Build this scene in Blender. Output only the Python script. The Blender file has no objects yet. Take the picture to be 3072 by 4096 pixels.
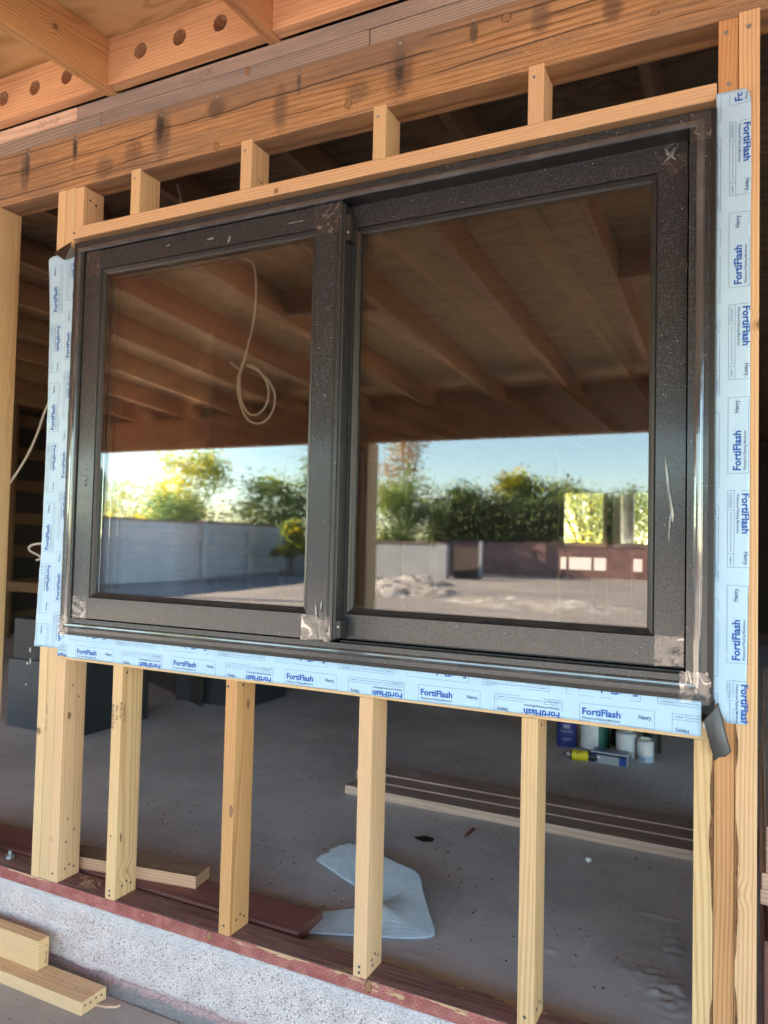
import bpy, bmesh, math, random
from mathutils import Matrix, Vector, noise
random.seed(7)
S = bpy.context.scene
COL = S.collection
R = math.radians

# ---------------------------------------------------------------- camera
cx, cy, cz, yaw, pitch, roll, f = 0.91178, -1.7472, 1.11257, 0.45432, 0.03911, 0.02332, 3006.09
fw = Vector((-math.sin(yaw)*math.cos(pitch), math.cos(yaw)*math.cos(pitch), math.sin(pitch)))
rt = Vector((math.cos(yaw), math.sin(yaw), 0)); up = rt.cross(fw)
r2 = math.cos(roll)*rt + math.sin(roll)*up; u2 = -math.sin(roll)*rt + math.cos(roll)*up
cam = bpy.data.cameras.new('camera'); camo = bpy.data.objects.new('camera', cam); COL.objects.link(camo)
M = Matrix((r2, u2, -fw)).transposed().to_4x4(); M.translation = (cx, cy, cz); camo.matrix_world = M
cam.sensor_fit = 'VERTICAL'; cam.sensor_height = 36; cam.sensor_width = 27; cam.lens = f/4096*36
cam.clip_start = .02; cam.clip_end = 900
cam.dof.use_dof = True; cam.dof.focus_distance = 1.9; cam.dof.aperture_fstop = 3.3
S.camera = camo
# ---------------------------------------------------------------- light
SUN_EL, SUN_AZ = 26.0, -76.0
w = bpy.data.worlds.new('World'); S.world = w; w.use_nodes = True
nt = w.node_tree; nt.nodes.clear()
sky = nt.nodes.new('ShaderNodeTexSky'); sky.sky_type = 'NISHITA'; sky.sun_disc = False
sky.sun_elevation = R(SUN_EL); sky.sun_rotation = R(SUN_AZ); sky.air_density = 1.0; sky.dust_density = 0; sky.ozone_density = 3.0
bg = nt.nodes.new('ShaderNodeBackground'); bg.inputs[1].default_value = .062
wo = nt.nodes.new('ShaderNodeOutputWorld'); nt.links.new(sky.outputs[0], bg.inputs[0]); nt.links.new(bg.outputs[0], wo.inputs[0])
sl = bpy.data.lights.new('sun', 'SUN'); sl.energy = 4.5; sl.angle = R(.5); sl.color = (1, .90, .76)
so = bpy.data.objects.new('sun', sl); COL.objects.link(so)
sd = Vector((math.sin(R(SUN_AZ))*math.cos(R(SUN_EL)), math.cos(R(SUN_AZ))*math.cos(R(SUN_EL)), math.sin(R(SUN_EL))))
so.rotation_euler = sd.to_track_quat('Z', 'Y').to_euler(); so.location = (0, 20, 8)
S.view_settings.view_transform = 'Standard'; S.view_settings.look = 'None'
S.view_settings.exposure = 4.55; S.view_settings.use_white_balance = True; S.view_settings.white_balance_temperature = 7300; S.view_settings.white_balance_tint = 5; S.view_settings.gamma = 1; S.view_settings.use_curve_mapping = False
S.render.engine = 'CYCLES'
S.cycles.max_bounces = 10; S.cycles.diffuse_bounces = 6; S.cycles.glossy_bounces = 5; S.cycles.transparent_max_bounces = 16

# ---------------------------------------------------------------- node helper
class NT:
    def __init__(s, name):
        s.m = bpy.data.materials.new(name); s.m.use_nodes = True; s.t = s.m.node_tree; s.t.nodes.clear()
        s.out = s.t.nodes.new('ShaderNodeOutputMaterial')
    def n(s, ty, **k):
        x = s.t.nodes.new(ty)
        for a, b in k.items(): setattr(x, a, b)
        return x
    def put(s, sock, v):
        if isinstance(v, bpy.types.NodeSocket): s.t.links.new(v, sock)
        elif isinstance(v, (tuple, list)):
            if sock.type == 'RGBA' and len(v) == 3: v = (*v, 1)
            sock.default_value = v
        elif sock.type in ('VECTOR', 'RGBA'):
            sock.default_value = (v, v, v) if sock.type == 'VECTOR' else (v, v, v, 1)
        else: sock.default_value = v
    def math(s, op, a, b=0.0, c=0.0, clamp=False):
        x = s.n('ShaderNodeMath', operation=op, use_clamp=clamp)
        for i, v in enumerate((a, b, c)): s.put(x.inputs[i], v)
        return x.outputs[0]
    def vm(s, op, a, b=(0, 0, 0), scale=None):
        x = s.n('ShaderNodeVectorMath', operation=op)
        s.put(x.inputs[0], a); s.put(x.inputs[1], b)
        if scale is not None: s.put(x.inputs['Scale'], scale)
        return x.outputs['Value'] if op in ('LENGTH', 'DISTANCE', 'DOT_PRODUCT') else x.outputs[0]
    def comb(s, a, b, c):
        x = s.n('ShaderNodeCombineXYZ')
        for i, v in enumerate((a, b, c)): s.put(x.inputs[i], v)
        return x.outputs[0]
    def sep(s, v):
        x = s.n('ShaderNodeSeparateXYZ'); s.put(x.inputs[0], v); return x.outputs
    def noise(s, v, scale=5, detail=3, rough=.5, dist=0):
        x = s.n('ShaderNodeTexNoise'); s.put(x.inputs['Vector'], v)
        x.inputs['Scale'].default_value = scale; x.inputs['Detail'].default_value = detail
        x.inputs['Roughness'].default_value = rough; x.inputs['Distortion'].default_value = dist
        return x.outputs['Fac']
    def vor(s, v, scale=5, feature='F1', out='Distance', rnd=1.0):
        x = s.n('ShaderNodeTexVoronoi', feature=feature); s.put(x.inputs['Vector'], v)
        x.inputs['Scale'].default_value = scale; x.inputs['Randomness'].default_value = rnd
        return x.outputs[out]
    def ss(s, v, a, b, lo=0.0, hi=1.0):
        x = s.n('ShaderNodeMapRange', interpolation_type='SMOOTHSTEP')
        s.put(x.inputs[0], v); s.put(x.inputs[1], a); s.put(x.inputs[2], b); s.put(x.inputs[3], lo); s.put(x.inputs[4], hi)
        return x.outputs[0]
    def mix(s, fac, a, b, mode='MIX'):
        x = s.n('ShaderNodeMix', data_type='RGBA', blend_type=mode)
        s.put(x.inputs[0], fac); s.put(x.inputs[6], a); s.put(x.inputs[7], b)
        return x.outputs[2]
    def obj(s): return s.n('ShaderNodeTexCoord').outputs['Object']
    def rnd(s): return s.n('ShaderNodeObjectInfo').outputs['Random']
    def pos(s): return s.n('ShaderNodeNewGeometry').outputs['Position']
    def bump(s, h, strength=.3, dist=.002):
        x = s.n('ShaderNodeBump'); s.put(x.inputs['Height'], h)
        x.inputs['Strength'].default_value = strength; x.inputs['Distance'].default_value = dist
        return x.outputs[0]
    def bsdf(s, col, rough=.6, nrm=None, spec=.5, metal=0, **k):
        b = s.n('ShaderNodeBsdfPrincipled'); s.put(b.inputs['Base Color'], col); s.put(b.inputs['Roughness'], rough)
        s.put(b.inputs['Specular IOR Level'], spec); s.put(b.inputs['Metallic'], metal)
        if nrm is not None: s.put(b.inputs['Normal'], nrm)
        for a, v in k.items(): s.put(b.inputs[a.replace('_', ' ')], v)
        s.t.links.new(b.outputs[0], s.out.inputs[0]); return b

MAT = {}
def wood(name, early, late, freq=190, contrast=.9, knot=.6, blotch=.25, rough=.62, weather=None, extra=None, fibre=.12, vary=.12, bump=.35, warp=1.0):
    s = NT(name); P = s.obj(); r = s.rnd()
    off = s.comb(s.math('MULTIPLY', r, 37.), s.math('MULTIPLY', r, 11.), s.math('MULTIPLY', r, 23.))
    P2 = s.vm('ADD', P, off)
    x, y, z = s.sep(P)
    py = s.math('MULTIPLY', s.math('SUBTRACT', r, .5), .11)
    pz = s.math('ADD', .028, s.math('MULTIPLY', s.math('FRACT', s.math('MULTIPLY', r, 7.31)), .06))
    wob = s.noise(s.vm('MULTIPLY', P2, (1.1, 7, 7)), 1, 2)
    wob2 = s.noise(s.vm('MULTIPLY', P2, (5, 28, 28)), 1, 2)
    dy = s.math('SUBTRACT', y, s.math('ADD', py, s.math('MULTIPLY', s.math('SUBTRACT', s.noise(s.vm('MULTIPLY', P2, (.8, .01, .01)), 1, 1), .5), .05)))
    dz = s.math('SUBTRACT', z, pz)
    rad = s.math('SQRT', s.math('ADD', s.math('MULTIPLY', dy, dy), s.math('MULTIPLY', dz, dz)))
    # knots
    SC = (2.6, 8.0, 8.0); V = s.vm('MULTIPLY', P2, SC)
    vo = s.n('ShaderNodeTexVoronoi', feature='F1'); s.put(vo.inputs['Vector'], V); vo.inputs['Scale'].default_value = 1
    dif = s.vm('DIVIDE', s.vm('SUBTRACT', V, vo.outputs['Position']), SC)
    kd = s.vm('LENGTH', dif)
    pick = s.math('LESS_THAN', s.sep(vo.outputs['Color'])[0], knot)
    kinf = s.math('MULTIPLY', s.ss(kd, .045, .0), pick)
    kcore = s.math('MULTIPLY', s.ss(kd, .012, .0075), pick)
    rad = s.math('ADD', rad, s.math('MULTIPLY', s.math('SUBTRACT', wob, .5), .018*warp))
    rad = s.math('ADD', rad, s.math('MULTIPLY', s.math('SUBTRACT', wob2, .5), .0022*warp))
    rad = s.math('ADD', rad, s.math('MULTIPLY', kinf, .013))
    ph = s.math('MULTIPLY', rad, freq*6.2832)
    ring = s.math('POWER', s.math('MULTIPLY_ADD', s.math('SINE', ph), .5, .5), 2.6)
    amt = s.math('MULTIPLY', ring, s.math('MULTIPLY', contrast, s.ss(s.noise(s.vm('MULTIPLY', P2, (1.5, 9, 9)), 1, 1), .25, .65, .45, 1)))
    col = s.mix(amt, early, late)
    fib = s.noise(s.vm('MULTIPLY', P2, (9, 420, 420)), 1, 3, .6)
    col = s.mix(s.ss(fib, .35, .75, 0, fibre*2), col, s.mix(1.0, col, (.55, .42, .3), 'MULTIPLY'))
    bl = s.noise(s.vm('MULTIPLY', P2, (2.2, 10, 10)), 1, 4, .6)
    col = s.mix(s.ss(bl, .45, .8, 0, blotch), col, tuple(c*.55 for c in late))
    hv = s.n('ShaderNodeHueSaturation'); s.put(hv.inputs['Color'], col)
    s.put(hv.inputs['Value'], s.math('MULTIPLY_ADD', s.math('FRACT', s.math('MULTIPLY', r, 13.7)), vary*2, 1-vary))
    s.put(hv.inputs['Hue'], s.math('MULTIPLY_ADD', s.math('FRACT', s.math('MULTIPLY', r, 5.3)), .016, .492)); col = hv.outputs[0]
    col = s.mix(s.math('MULTIPLY', kcore, .85), col, (.10, .045, .02))
    col = s.mix(s.math('MULTIPLY', s.math('MULTIPLY', s.ss(kd, .02, .011), pick), .4), col, tuple(c*.5 for c in late))
    # tiny nicks and dirt
    nick = s.ss(s.vor(s.vm('MULTIPLY', P2, (26, 70, 70)), 1), .09, .03)
    nick = s.math('MULTIPLY', nick, s.ss(s.noise(P2, 6, 1), .55, .65))
    col = s.mix(s.math('MULTIPLY', nick, .6), col, (.07, .04, .025))
    if weather:
        wn = s.noise(s.vm('MULTIPLY', P2, (1.6, 14, 14)), 1, 5, .65)
        col = s.mix(s.ss(wn, weather[1], weather[2]), col, weather[0])
    if extra: col = extra(s, P, P2, col)
    h = s.math('ADD', s.math('MULTIPLY', ring, -.4), s.math('MULTIPLY', fib, .8))
    s.bsdf(col, rough, s.bump(h, bump, .0012), .3)
    MAT[name] = s.m; return s.m

def simple(name, col, rough=.6, spec=.5, metal=0, nscale=0, namt=.2, bstr=0, bscale=60, bdist=.002):
    s = NT(name); P = s.obj(); c = col; nrm = None
    if nscale:
        n_ = s.noise(P, nscale, 4, .6); c = s.mix(s.ss(n_, .3, .75), tuple(x*(1+namt) for x in col), tuple(x*(1-namt) for x in col))
    if bstr: nrm = s.bump(s.noise(P, bscale, 4, .6), bstr, bdist)
    s.bsdf(c, rough, nrm, spec, metal); MAT[name] = s.m; return s.m

PINE = wood('fresh_pine', (.66, .435, .25), (.53, .30, .15), 190, .75, .4, .10, vary=.07)
PINE2 = wood('fresh_pine_broad', (.67, .44, .24), (.52, .27, .12), 120, .8, .6, .1, vary=.06)
FIR = wood('orange_fir', (.60, .30, .14), (.40, .16, .06), 210, .8, .35, .15)
FIRR = wood('rafter_fir', (.66, .345, .165), (.45, .19, .08), 130, .8, .3, .35, warp=1.8, fibre=.2)
BLOCKW = wood('pink_fir_blocking', (.66, .355, .205), (.47, .21, .105), 90, .75, .3, .35, warp=2.0, fibre=.2)
GREYW = wood('grey_weathered_plate', (.37, .28, .235), (.20, .145, .12), 160, .85, .4, .5, weather=((.20, .165, .155), .42, .7))
def dusty(top, amt):
    def f_(s, P, P2, col):
        nz = s.sep(s.n('ShaderNodeNewGeometry').outputs['Normal'])[2]
        gr = s.noise(s.vm('MULTIPLY', P2, (3, 90, 90)), 1, 4, .7)
        t = s.mix(s.ss(gr, .35, .65), top, tuple(c*.62 for c in top)); t = s.mix(s.ss(s.noise(P2, 9, 4), .55, .7, 0, .4), t, tuple(c*1.35 for c in top))
        return s.mix(s.math('MULTIPLY', s.ss(nz, .5, .8), amt), col, t)
    return f_
OLDLUM = wood('dusty_lumber', (.62, .43, .34), (.45, .27, .19), 90, .8, .5, .3, rough=.75, extra=dusty((.36, .275, .25), .9))
OFFCUT = wood('offcut_lumber', (.64, .40, .26), (.45, .24, .12), 110, .8, .3, .3, rough=.75, extra=dusty((.30, .21, .15), .85))
PALEL = wood('pale_lumber', (.62, .42, .31), (.45, .26, .17), 90, .7, .35, .2)
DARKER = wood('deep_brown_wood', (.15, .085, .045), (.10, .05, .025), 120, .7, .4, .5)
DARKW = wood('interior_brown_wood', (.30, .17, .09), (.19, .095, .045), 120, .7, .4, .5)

def beam_extra(s, P, P2, col):
    x, y, z = s.sep(P)
    for X, Z, wd, ln, a in BEAM_STAINS:
        dx = s.math('DIVIDE', s.math('SUBTRACT', x, X), wd)
        dz = s.math('DIVIDE', s.math('SUBTRACT', z, Z-ln*.45), ln)
        d = s.math('ADD', s.math('MULTIPLY', dx, dx), s.math('MULTIPLY', dz, dz))
        d = s.math('ADD', d, s.math('MULTIPLY', s.noise(s.vm('MULTIPLY', P, (60, 60, 25)), 1, 3), .6))
        col = s.mix(s.ss(d, 1.35, .35, 0, min(1, a*1.35)), col, (.03, .024, .022))
    wn = s.noise(s.vm('MULTIPLY', P2, (.9, 6, 6)), 1, 5, .7)
    col = s.mix(s.ss(wn, .42, .62, 0, .75), col, (.19, .12, .085))
    col = s.mix(s.ss(s.noise(s.vm('MULTIPLY', P2, (3.5, 18, 18)), 1, 4, .7), .52, .7, 0, .5), col, (.16, .10, .07))
    col = s.mix(s.ss(z, .045, .09, 0, .4), col, (.24, .16, .12))
    for k, (z0, sl, am, th) in enumerate(((.028, .012, .03, .0011), (-.035, .02, .025, .0009), (.07, -.006, .02, .0008), (-.066, .008, .016, .0007))):
        wv = s.math('MULTIPLY', s.math('SUBTRACT', s.noise(s.comb(s.math('MULTIPLY', x, 1.0), k*3.3, 0), 1.6, 4, .5), .5), am*2)
        d = s.math('ABSOLUTE', s.math('SUBTRACT', z, s.math('ADD', s.math('ADD', wv, z0), s.math('MULTIPLY', x, sl))))
        gate = s.ss(s.noise(s.comb(x, k*7.1, 2.0), 2.3, 1), .42, .5)
        col = s.mix(s.math('MULTIPLY', s.ss(d, th*3.2, th*1.0), s.math('MULTIPLY', gate, .85)), col, (.035, .02, .014))
    # pale overspray flecks
    v = s.vor(s.vm('MULTIPLY', P, (330, 330, 110)), 1); g = s.ss(s.noise(P, 3.2, 3), .5, .62)
    g2 = s.ss(z, .03, -.01)
    fl = s.math('MULTIPLY', s.ss(v, .2, .1), s.math('MULTIPLY', g, g2))
    return s.mix(s.math('MULTIPLY', fl, .8), col, (.75, .62, .45))
BEAM_STAINS = [(-1.36, .05, .03, .09, .5), (-.74, .05, .045, .10, .5), (.075, .04, .05, .10, .4), (-.98, -.03, .05, .05, .35), (.45, .06, .03, .06, .4), (-.30, .03, .03, .09, .4), (-1.35, .075, .014, .075, .75), (-1.12, .075, .014, .06, .7), (-.75, .075, .02, .08, .8), (-.53, .06, .045, .04, .65), (-.86, .0, .05, .05, .35),
    (-.24, .075, .010, .05, .75), (.075, .07, .02, .09, .7), (.28, .06, .015, .035, .6), (.62, .03, .03, .05, .45), (-.05, -.01, .05, .04, .35)]
BEAM = wood('old_beam_wood', (.50, .255, .135), (.25, .115, .052), 62, .9, .35, .4, extra=beam_extra, bump=.6, warp=2.6, fibre=.45)

def sill_extra(s, P, P2, col):
    g = s.n('ShaderNodeNewGeometry'); nx, ny, nz = s.sep(g.outputs['Normal']); x, y, z = s.sep(P)
    topm = s.ss(nz, .5, .8)
    line = s.noise(s.vm('MULTIPLY', P2, (4, 260, 260)), 1, 4, .7)
    top = s.mix(s.ss(line, .4, .62), (.27, .14, .125), (.12, .06, .055))
    dust = s.ss(s.noise(s.vm('MULTIPLY', P2, (3, 12, 12)), 1, 5, .7), .5, .75, 0, .5)
    top = s.mix(dust, top, (.38, .28, .25))
    bare = s.ss(s.noise(s.vm('MULTIPLY', P2, (7, 16, 16)), 1, 4, .7), .60, .68, 0, .7)
    top = s.mix(bare, top, (.42, .28, .14))
    fr = s.mix(s.ss(s.noise(P2, 30, 4), .3, .7), (.42, .15, .13), (.29, .085, .075))
    row = s.math('MULTIPLY', z, 150.0); ri = s.math('FLOOR', row); rf = s.math('FRACT', row)
    dash = s.math('FRACT', s.math('MULTIPLY_ADD', x, 62.0, s.math('MULTIPLY', ri, .37)))
    m = s.math('MULTIPLY', s.ss(s.math('ABSOLUTE', s.math('SUBTRACT', rf, .5)), .2, .08), s.ss(dash, .62, .55))
    fr = s.mix(s.math('MULTIPLY', m, .6), fr, (.12, .03, .03))
    peel = s.ss(s.math('ADD', s.noise(s.vm('MULTIPLY', P2, (6, 30, 30)), 1, 4, .7), s.math('MULTIPLY', z, 9.0)), .69, .73)
    fr = s.mix(peel, fr, (.50, .32, .18))
    return s.mix(topm, fr, top)
SILLW = wood('old_red_mudsill', (.2, .09, .08), (.12, .05, .04), 120, .6, .3, .3, extra=sill_extra, bump=.8, rough=.8)
REDL = wood('stained_red_board', (.26, .12, .105), (.15, .065, .055), 150, .8, .3, .4, rough=.7, bump=.6)

def ply(name, a, b, dark=.25):
    s = NT(name); P = s.obj(); r = s.rnd()
    P2 = s.vm('ADD', P, s.comb(s.math('MULTIPLY', r, 31.), s.math('MULTIPLY', r, 17.), 0))
    n1 = s.noise(s.vm('MULTIPLY', P2, (.9, 3.6, 3)), 1, 3, .5, .6)
    v = s.math('MULTIPLY_ADD', n1, 62., s.math('MULTIPLY', s.noise(s.vm('MULTIPLY', P2, (6, 40, 9)), 1, 2), 1.5))
    ring = s.math('POWER', s.math('MULTIPLY_ADD', s.math('SINE', v), .5, .5), 1.8)
    col = s.mix(s.math('MULTIPLY', ring, .75), a, b)
    col = s.mix(s.ss(s.noise(P2, 1.4, 3), .4, .75, 0, dark), col, tuple(c*.45 for c in b))
    fib = s.noise(s.vm('MULTIPLY', P2, (20, 500, 20)), 1, 2)
    col = s.mix(s.ss(fib, .4, .8, 0, .25), col, tuple(c*.5 for c in b))
    kn = s.ss(s.vor(s.vm('MULTIPLY', P2, (1.6, 6, 1)), 1), .075, .035)
    col = s.mix(s.math('MULTIPLY', kn, .75), col, (.07, .035, .02))
    s.bsdf(col, .7, s.bump(ring, .2, .001), .25); MAT[name] = s.m; return s.m
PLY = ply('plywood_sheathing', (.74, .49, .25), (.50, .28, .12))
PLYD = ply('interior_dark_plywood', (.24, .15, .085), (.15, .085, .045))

def concrete(name, a, b, c, patch=None, rough=.55):
    s = NT(name); P = s.pos()
    n1 = s.noise(P, 1.3, 6, .62); n2 = s.noise(P, 9, 5, .65, .5); n3 = s.noise(P, 180, 2)
    col = s.mix(s.ss(n1, .40, .62), a, b); col = s.mix(s.ss(n2, .45, .72, 0, .7), col, c)
    col = s.mix(s.ss(n3, .3, .8, 0, .25), col, tuple(x*.6 for x in b))
    sc = s.noise(s.vm('MULTIPLY', P, (26, 3, 1)), 1, 5, .7); col = s.mix(s.ss(sc, .56, .72, 0, .30), col, tuple(min(1, x*1.35) for x in a))
    arc_ = s.noise(s.vm('MULTIPLY', s.vm('ADD', P, s.comb(s.math('MULTIPLY', s.noise(P, .8, 1), 1.6), 0, 0)), (2.5, 34, 1)), 1, 4, .7); col = s.mix(s.ss(arc_, .55, .72, 0, .28), col, tuple(x*.62 for x in b))
    sp = s.math('MULTIPLY', s.ss(s.vor(P, 42), .11, .05), s.ss(s.noise(P, 3, 2), .5, .6))
    col = s.mix(s.math('MULTIPLY', sp, .8), col, (.03, .025, .02))
    sp2 = s.ss(s.vor(s.vm('ADD', P, (3.3, 1.7, 0)), 16), .045, .02); col = s.mix(s.math('MULTIPLY', sp2, .8), col, (.5, .47, .44))
    s.bsdf(col, s.ss(n2, .3, .7, rough-.12, rough+.15), s.bump(s.math('ADD', s.math('MULTIPLY', n2, .8), s.math('MULTIPLY', n3, .15)), .25, .004), .35)
    MAT[name] = s.m; return s.m
CONIN = concrete('interior_concrete', (.60, .59, .60), (.42, .415, .435), (.62, .59, .575))
CONEX = concrete('patio_concrete', (.40, .345, .315), (.31, .27, .25), (.43, .36, .31), rough=.75)

s = NT('spalled_painted_stem'); P = s.pos(); x, y, z = s.sep(P)
v1 = s.vor(s.vm('MULTIPLY', P, (1, 1, 1)), 210, 'F1'); v2 = s.vor(P, 130, 'DISTANCE_TO_EDGE')
n1 = s.noise(P, 14, 5, .65); n2 = s.noise(P, 60, 4, .6)
col = s.mix(s.ss(n1, .35, .7), (.72, .62, .60), (.61, .49, .475))
agg = s.math('MULTIPLY', s.ss(s.vor(P, 95), .3, .2), s.ss(s.sep(s.vor(P, 95, out='Color'))[0], .55, .6))
col = s.mix(s.math('MULTIPLY', agg, .85), col, (.27, .27, .29)); col = s.mix(s.ss(s.noise(P, 240, 3, .7), .58, .7, 0, .55), col, (.33, .27, .28))
crk = s.ss(v2, .06, .015); col = s.mix(s.math('MULTIPLY', crk, .75), col, (.30, .22, .22))
sm = s.ss(s.math('ADD', z, s.math('MULTIPLY', n1, .06)), -.045, -.02)
sm2 = s.math('MULTIPLY', s.ss(s.math('ADD', z, s.math('MULTIPLY', s.noise(P, 7, 3), .12)), -.02, .005), 1)
col = s.mix(s.math('MULTIPLY', sm2, .6), col, (.56, .53, .545))
low = s.ss(s.math('ADD', z, s.math('MULTIPLY', n1, .07)), -.165, -.20); col = s.mix(s.math('MULTIPLY', low, .7), col, (.42, .22, .21))
bot = s.ss(s.math('ADD', z, s.math('MULTIPLY', n2, .03)), -.225, -.238); col = s.mix(bot, col, (.27, .26, .26))
hh = s.math('SUBTRACT', s.math('ADD', s.math('MULTIPLY', n2, 1.0), s.math('MULTIPLY', n1, .8)), s.math('ADD', s.math('MULTIPLY', agg, .7), s.math('MULTIPLY', crk, .5)))
s.bsdf(col, .8, s.bump(hh, .85, .006), .25); STEM = s.m

# window metal: dark bronze under a dusty protective film
s = NT('bronze_frame_filmed'); P = s.pos()
v = s.vor(P, 210); n1 = s.noise(P, 260, 3, .7); n2 = s.noise(P, 25, 4, .6)
dust = s.math('MULTIPLY', s.math('MAXIMUM', s.ss(v, .26, .10), s.ss(n1, .52, .68, 0, .4)), s.ss(n2, .25, .7, .4, 1))
col = s.mix(s.math('MULTIPLY_ADD', dust, .34, .03), (.017, .0155, .0155), (.24, .31, .42))
big = s.ss(s.vor(s.vm('ADD', P, (1.1, .3, .7)), 55), .075, .03); col = s.mix(s.math('MULTIPLY', big, .8), col, (.5, .5, .48))
h = s.math('ADD', s.ss(v, .05, .45), s.math('MULTIPLY', n1, .5))
s.bsdf(col, .24, s.bump(h, .42, .0012), .4, 0, Coat_Weight=.32, Coat_Roughness=.12); FRAME = s.m
s = NT('bronze_frame_bare'); P = s.pos()
s.bsdf(s.mix(s.ss(s.noise(P, 30, 3), .3, .7), (.016, .0145, .0145), (.024, .021, .021)), .38, s.bump(s.noise(P, 90, 2), .05, .001), .35); BARE = s.m
s = NT('film_on_ridge'); P = s.pos(); n1 = s.noise(s.vm('MULTIPLY', P, (5, 5, 60)), 1, 3); n1b = s.noise(s.vm('MULTIPLY', P, (60, 5, 5)), 1, 3)
s.bsdf(s.mix(s.ss(s.noise(P, 12, 3), .4, .7), (.055, .054, .056), (.09, .09, .094)), .1, s.bump(s.math('ADD', n1, n1b), .08, .003), .6, 0, Coat_Weight=1.0, Coat_Roughness=.05); RIDGE = s.m
simple('black_gasket', (.012, .011, .011), .55); simple('brown_bead', (.075, .055, .042), .45, bstr=.1)

s = NT('clear_tape'); P = s.pos()
n1 = s.noise(P, 13, 2, .5, 1.5); ri = s.ss(s.math('ABSOLUTE', s.math('SUBTRACT', n1, .5)), .022, .0)
g = s.n('ShaderNodeBsdfGlossy'); g.inputs['Roughness'].default_value = .12; s.put(g.inputs['Normal'], s.bump(n1, .22, .006)); s.put(g.inputs['Color'], (.95, .95, .95))
df = s.n('ShaderNodeBsdfDiffuse'); s.put(df.inputs['Color'], (.6, .6, .6)); tr = s.n('ShaderNodeBsdfTransparent'); s.put(tr.inputs['Color'], (.93, .93, .93))
m1 = s.n('ShaderNodeMixShader'); s.put(m1.inputs[0], s.math('MULTIPLY_ADD', ri, .16, .01)); s.t.links.new(tr.outputs[0], m1.inputs[1]); s.t.links.new(df.outputs[0], m1.inputs[2])
m2 = s.n('ShaderNodeMixShader'); s.put(m2.inputs[0], s.math('MULTIPLY_ADD', ri, .12, .05)); s.t.links.new(m1.outputs[0], m2.inputs[1]); s.t.links.new(g.outputs[0], m2.inputs[2])
s.t.links.new(m2.outputs[0], s.out.inputs[0]); TAPE = s.m

s = NT('low_e_glass'); fr = s.n('ShaderNodeFresnel'); fr.inputs[0].default_value = 1.5; P = s.pos()
g = s.n('ShaderNodeBsdfGlossy'); g.inputs['Roughness'].default_value = .018; s.put(g.inputs['Color'], (.95, .97, 1))
tr = s.n('ShaderNodeBsdfTransparent'); s.put(tr.inputs['Color'], (.80, .775, .74))
m = s.n('ShaderNodeMixShader'); s.put(m.inputs[0], s.math('MULTIPLY_ADD', fr.outputs[0], .75, .045, True))
s.t.links.new(tr.outputs[0], m.inputs[1]); s.t.links.new(g.outputs[0], m.inputs[2])
dd = s.n('ShaderNodeBsdfDiffuse'); s.put(dd.inputs[0], (.6, .6, .6)); m3 = s.n('ShaderNodeMixShader')
dz_ = s.math('ADD', s.ss(s.noise(s.vm('MULTIPLY', P, (7, 1, 1.6)), 1, 3, .6), .45, .75, 0, .006), s.math('MULTIPLY', s.ss(s.vor(P, 90), .10, .05), .05))
s.put(m3.inputs[0], s.math('ADD', dz_, .004)); s.t.links.new(m.outputs[0], m3.inputs[1]); s.t.links.new(dd.outputs[0], m3.inputs[2]); s.t.links.new(m3.outputs[0], s.out.inputs[0]); GLASS = s.m

s = NT('flashing_membrane_film'); P = s.pos()
wr = s.noise(s.vm('MULTIPLY', P, (16, 1, 60)), 1, 3, .6, .8); gate = s.ss(s.noise(P, 5, 2), .48, .62)
wr2 = s.noise(s.vm('MULTIPLY', P, (14, 1, 14)), 1, 3)
s.bsdf(s.mix(s.ss(s.noise(P, 4, 3), .3, .7), (.415, .585, .74), (.385, .555, .715)), .42, s.bump(s.math('ADD', s.math('MULTIPLY', s.math('MULTIPLY', wr, gate), .8), s.math('MULTIPLY', wr2, .5)), .3, .004), .4); MEMB = s.m
simple('blue_ink', (.012, .085, .36), .5, .3); simple('navy_ink', (.03, .075, .20), .5, .3)
s = NT('tacky_black_backing'); P = s.pos(); s.bsdf(s.mix(s.ss(s.vor(P, 260), .22, .1), (.018, .014, .012), (.12, .07, .03)), .3, s.bump(s.noise(P, 220, 3), .6, .002), .5); TACK = s.m
simple('black_rubber_strip', (.042, .043, .045), .38, .5, bstr=.08, bscale=25)
simple('steel_nail', (.42, .42, .42), .4, .5, .8); simple('nail_dark', (.10, .10, .10), .45, .5, .6)
simple('white_cable', (.62, .58, .52), .5); simple('white_hook', (.62, .58, .52), .4)
MAT['tacky'] = TACK

# ---------------------------------------------------------------- object helpers
WM = {}
def tag(o, label=None, cat=None, group=None, kind=None):
    if label: o['label'] = label
    if cat: o['category'] = cat
    if group: o['group'] = group
    if kind: o['kind'] = kind
    return o
def link(o, mw, parent=None):
    COL.objects.link(o); WM[o.name] = mw.copy()
    if parent is not None:
        o.parent = parent; o.matrix_parent_inverse = Matrix.Identity(4); o.matrix_basis = WM[parent.name].inverted() @ mw
    else: o.matrix_basis = mw
    return o
def empty(name, loc, label, cat, group=None):
    o = bpy.data.objects.new(name, None); o.empty_display_size = .1
    link(o, Matrix.Translation(loc)); return tag(o, label, cat, group)
def mobj(name, me, mw=None, mat=None, parent=None, smooth=False):
    if mat is not None and not me.materials: me.materials.append(mat)
    if smooth:
        for p in me.polygons: p.use_smooth = True
    o = bpy.data.objects.new(name, me); return link(o, mw if mw is not None else Matrix.Identity(4), parent)
def frombm(bm, name='m'):
    me = bpy.data.meshes.new(name); bm.normal_update(); bm.to_mesh(me); bm.free(); return me
def pydata(name, vs, fs, mat, mw=None, parent=None, smooth=False):
    me = bpy.data.meshes.new(name); me.from_pydata(vs, [], fs); me.update(); return mobj(name, me, mw, mat, parent, smooth)
BOXC = {}
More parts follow.
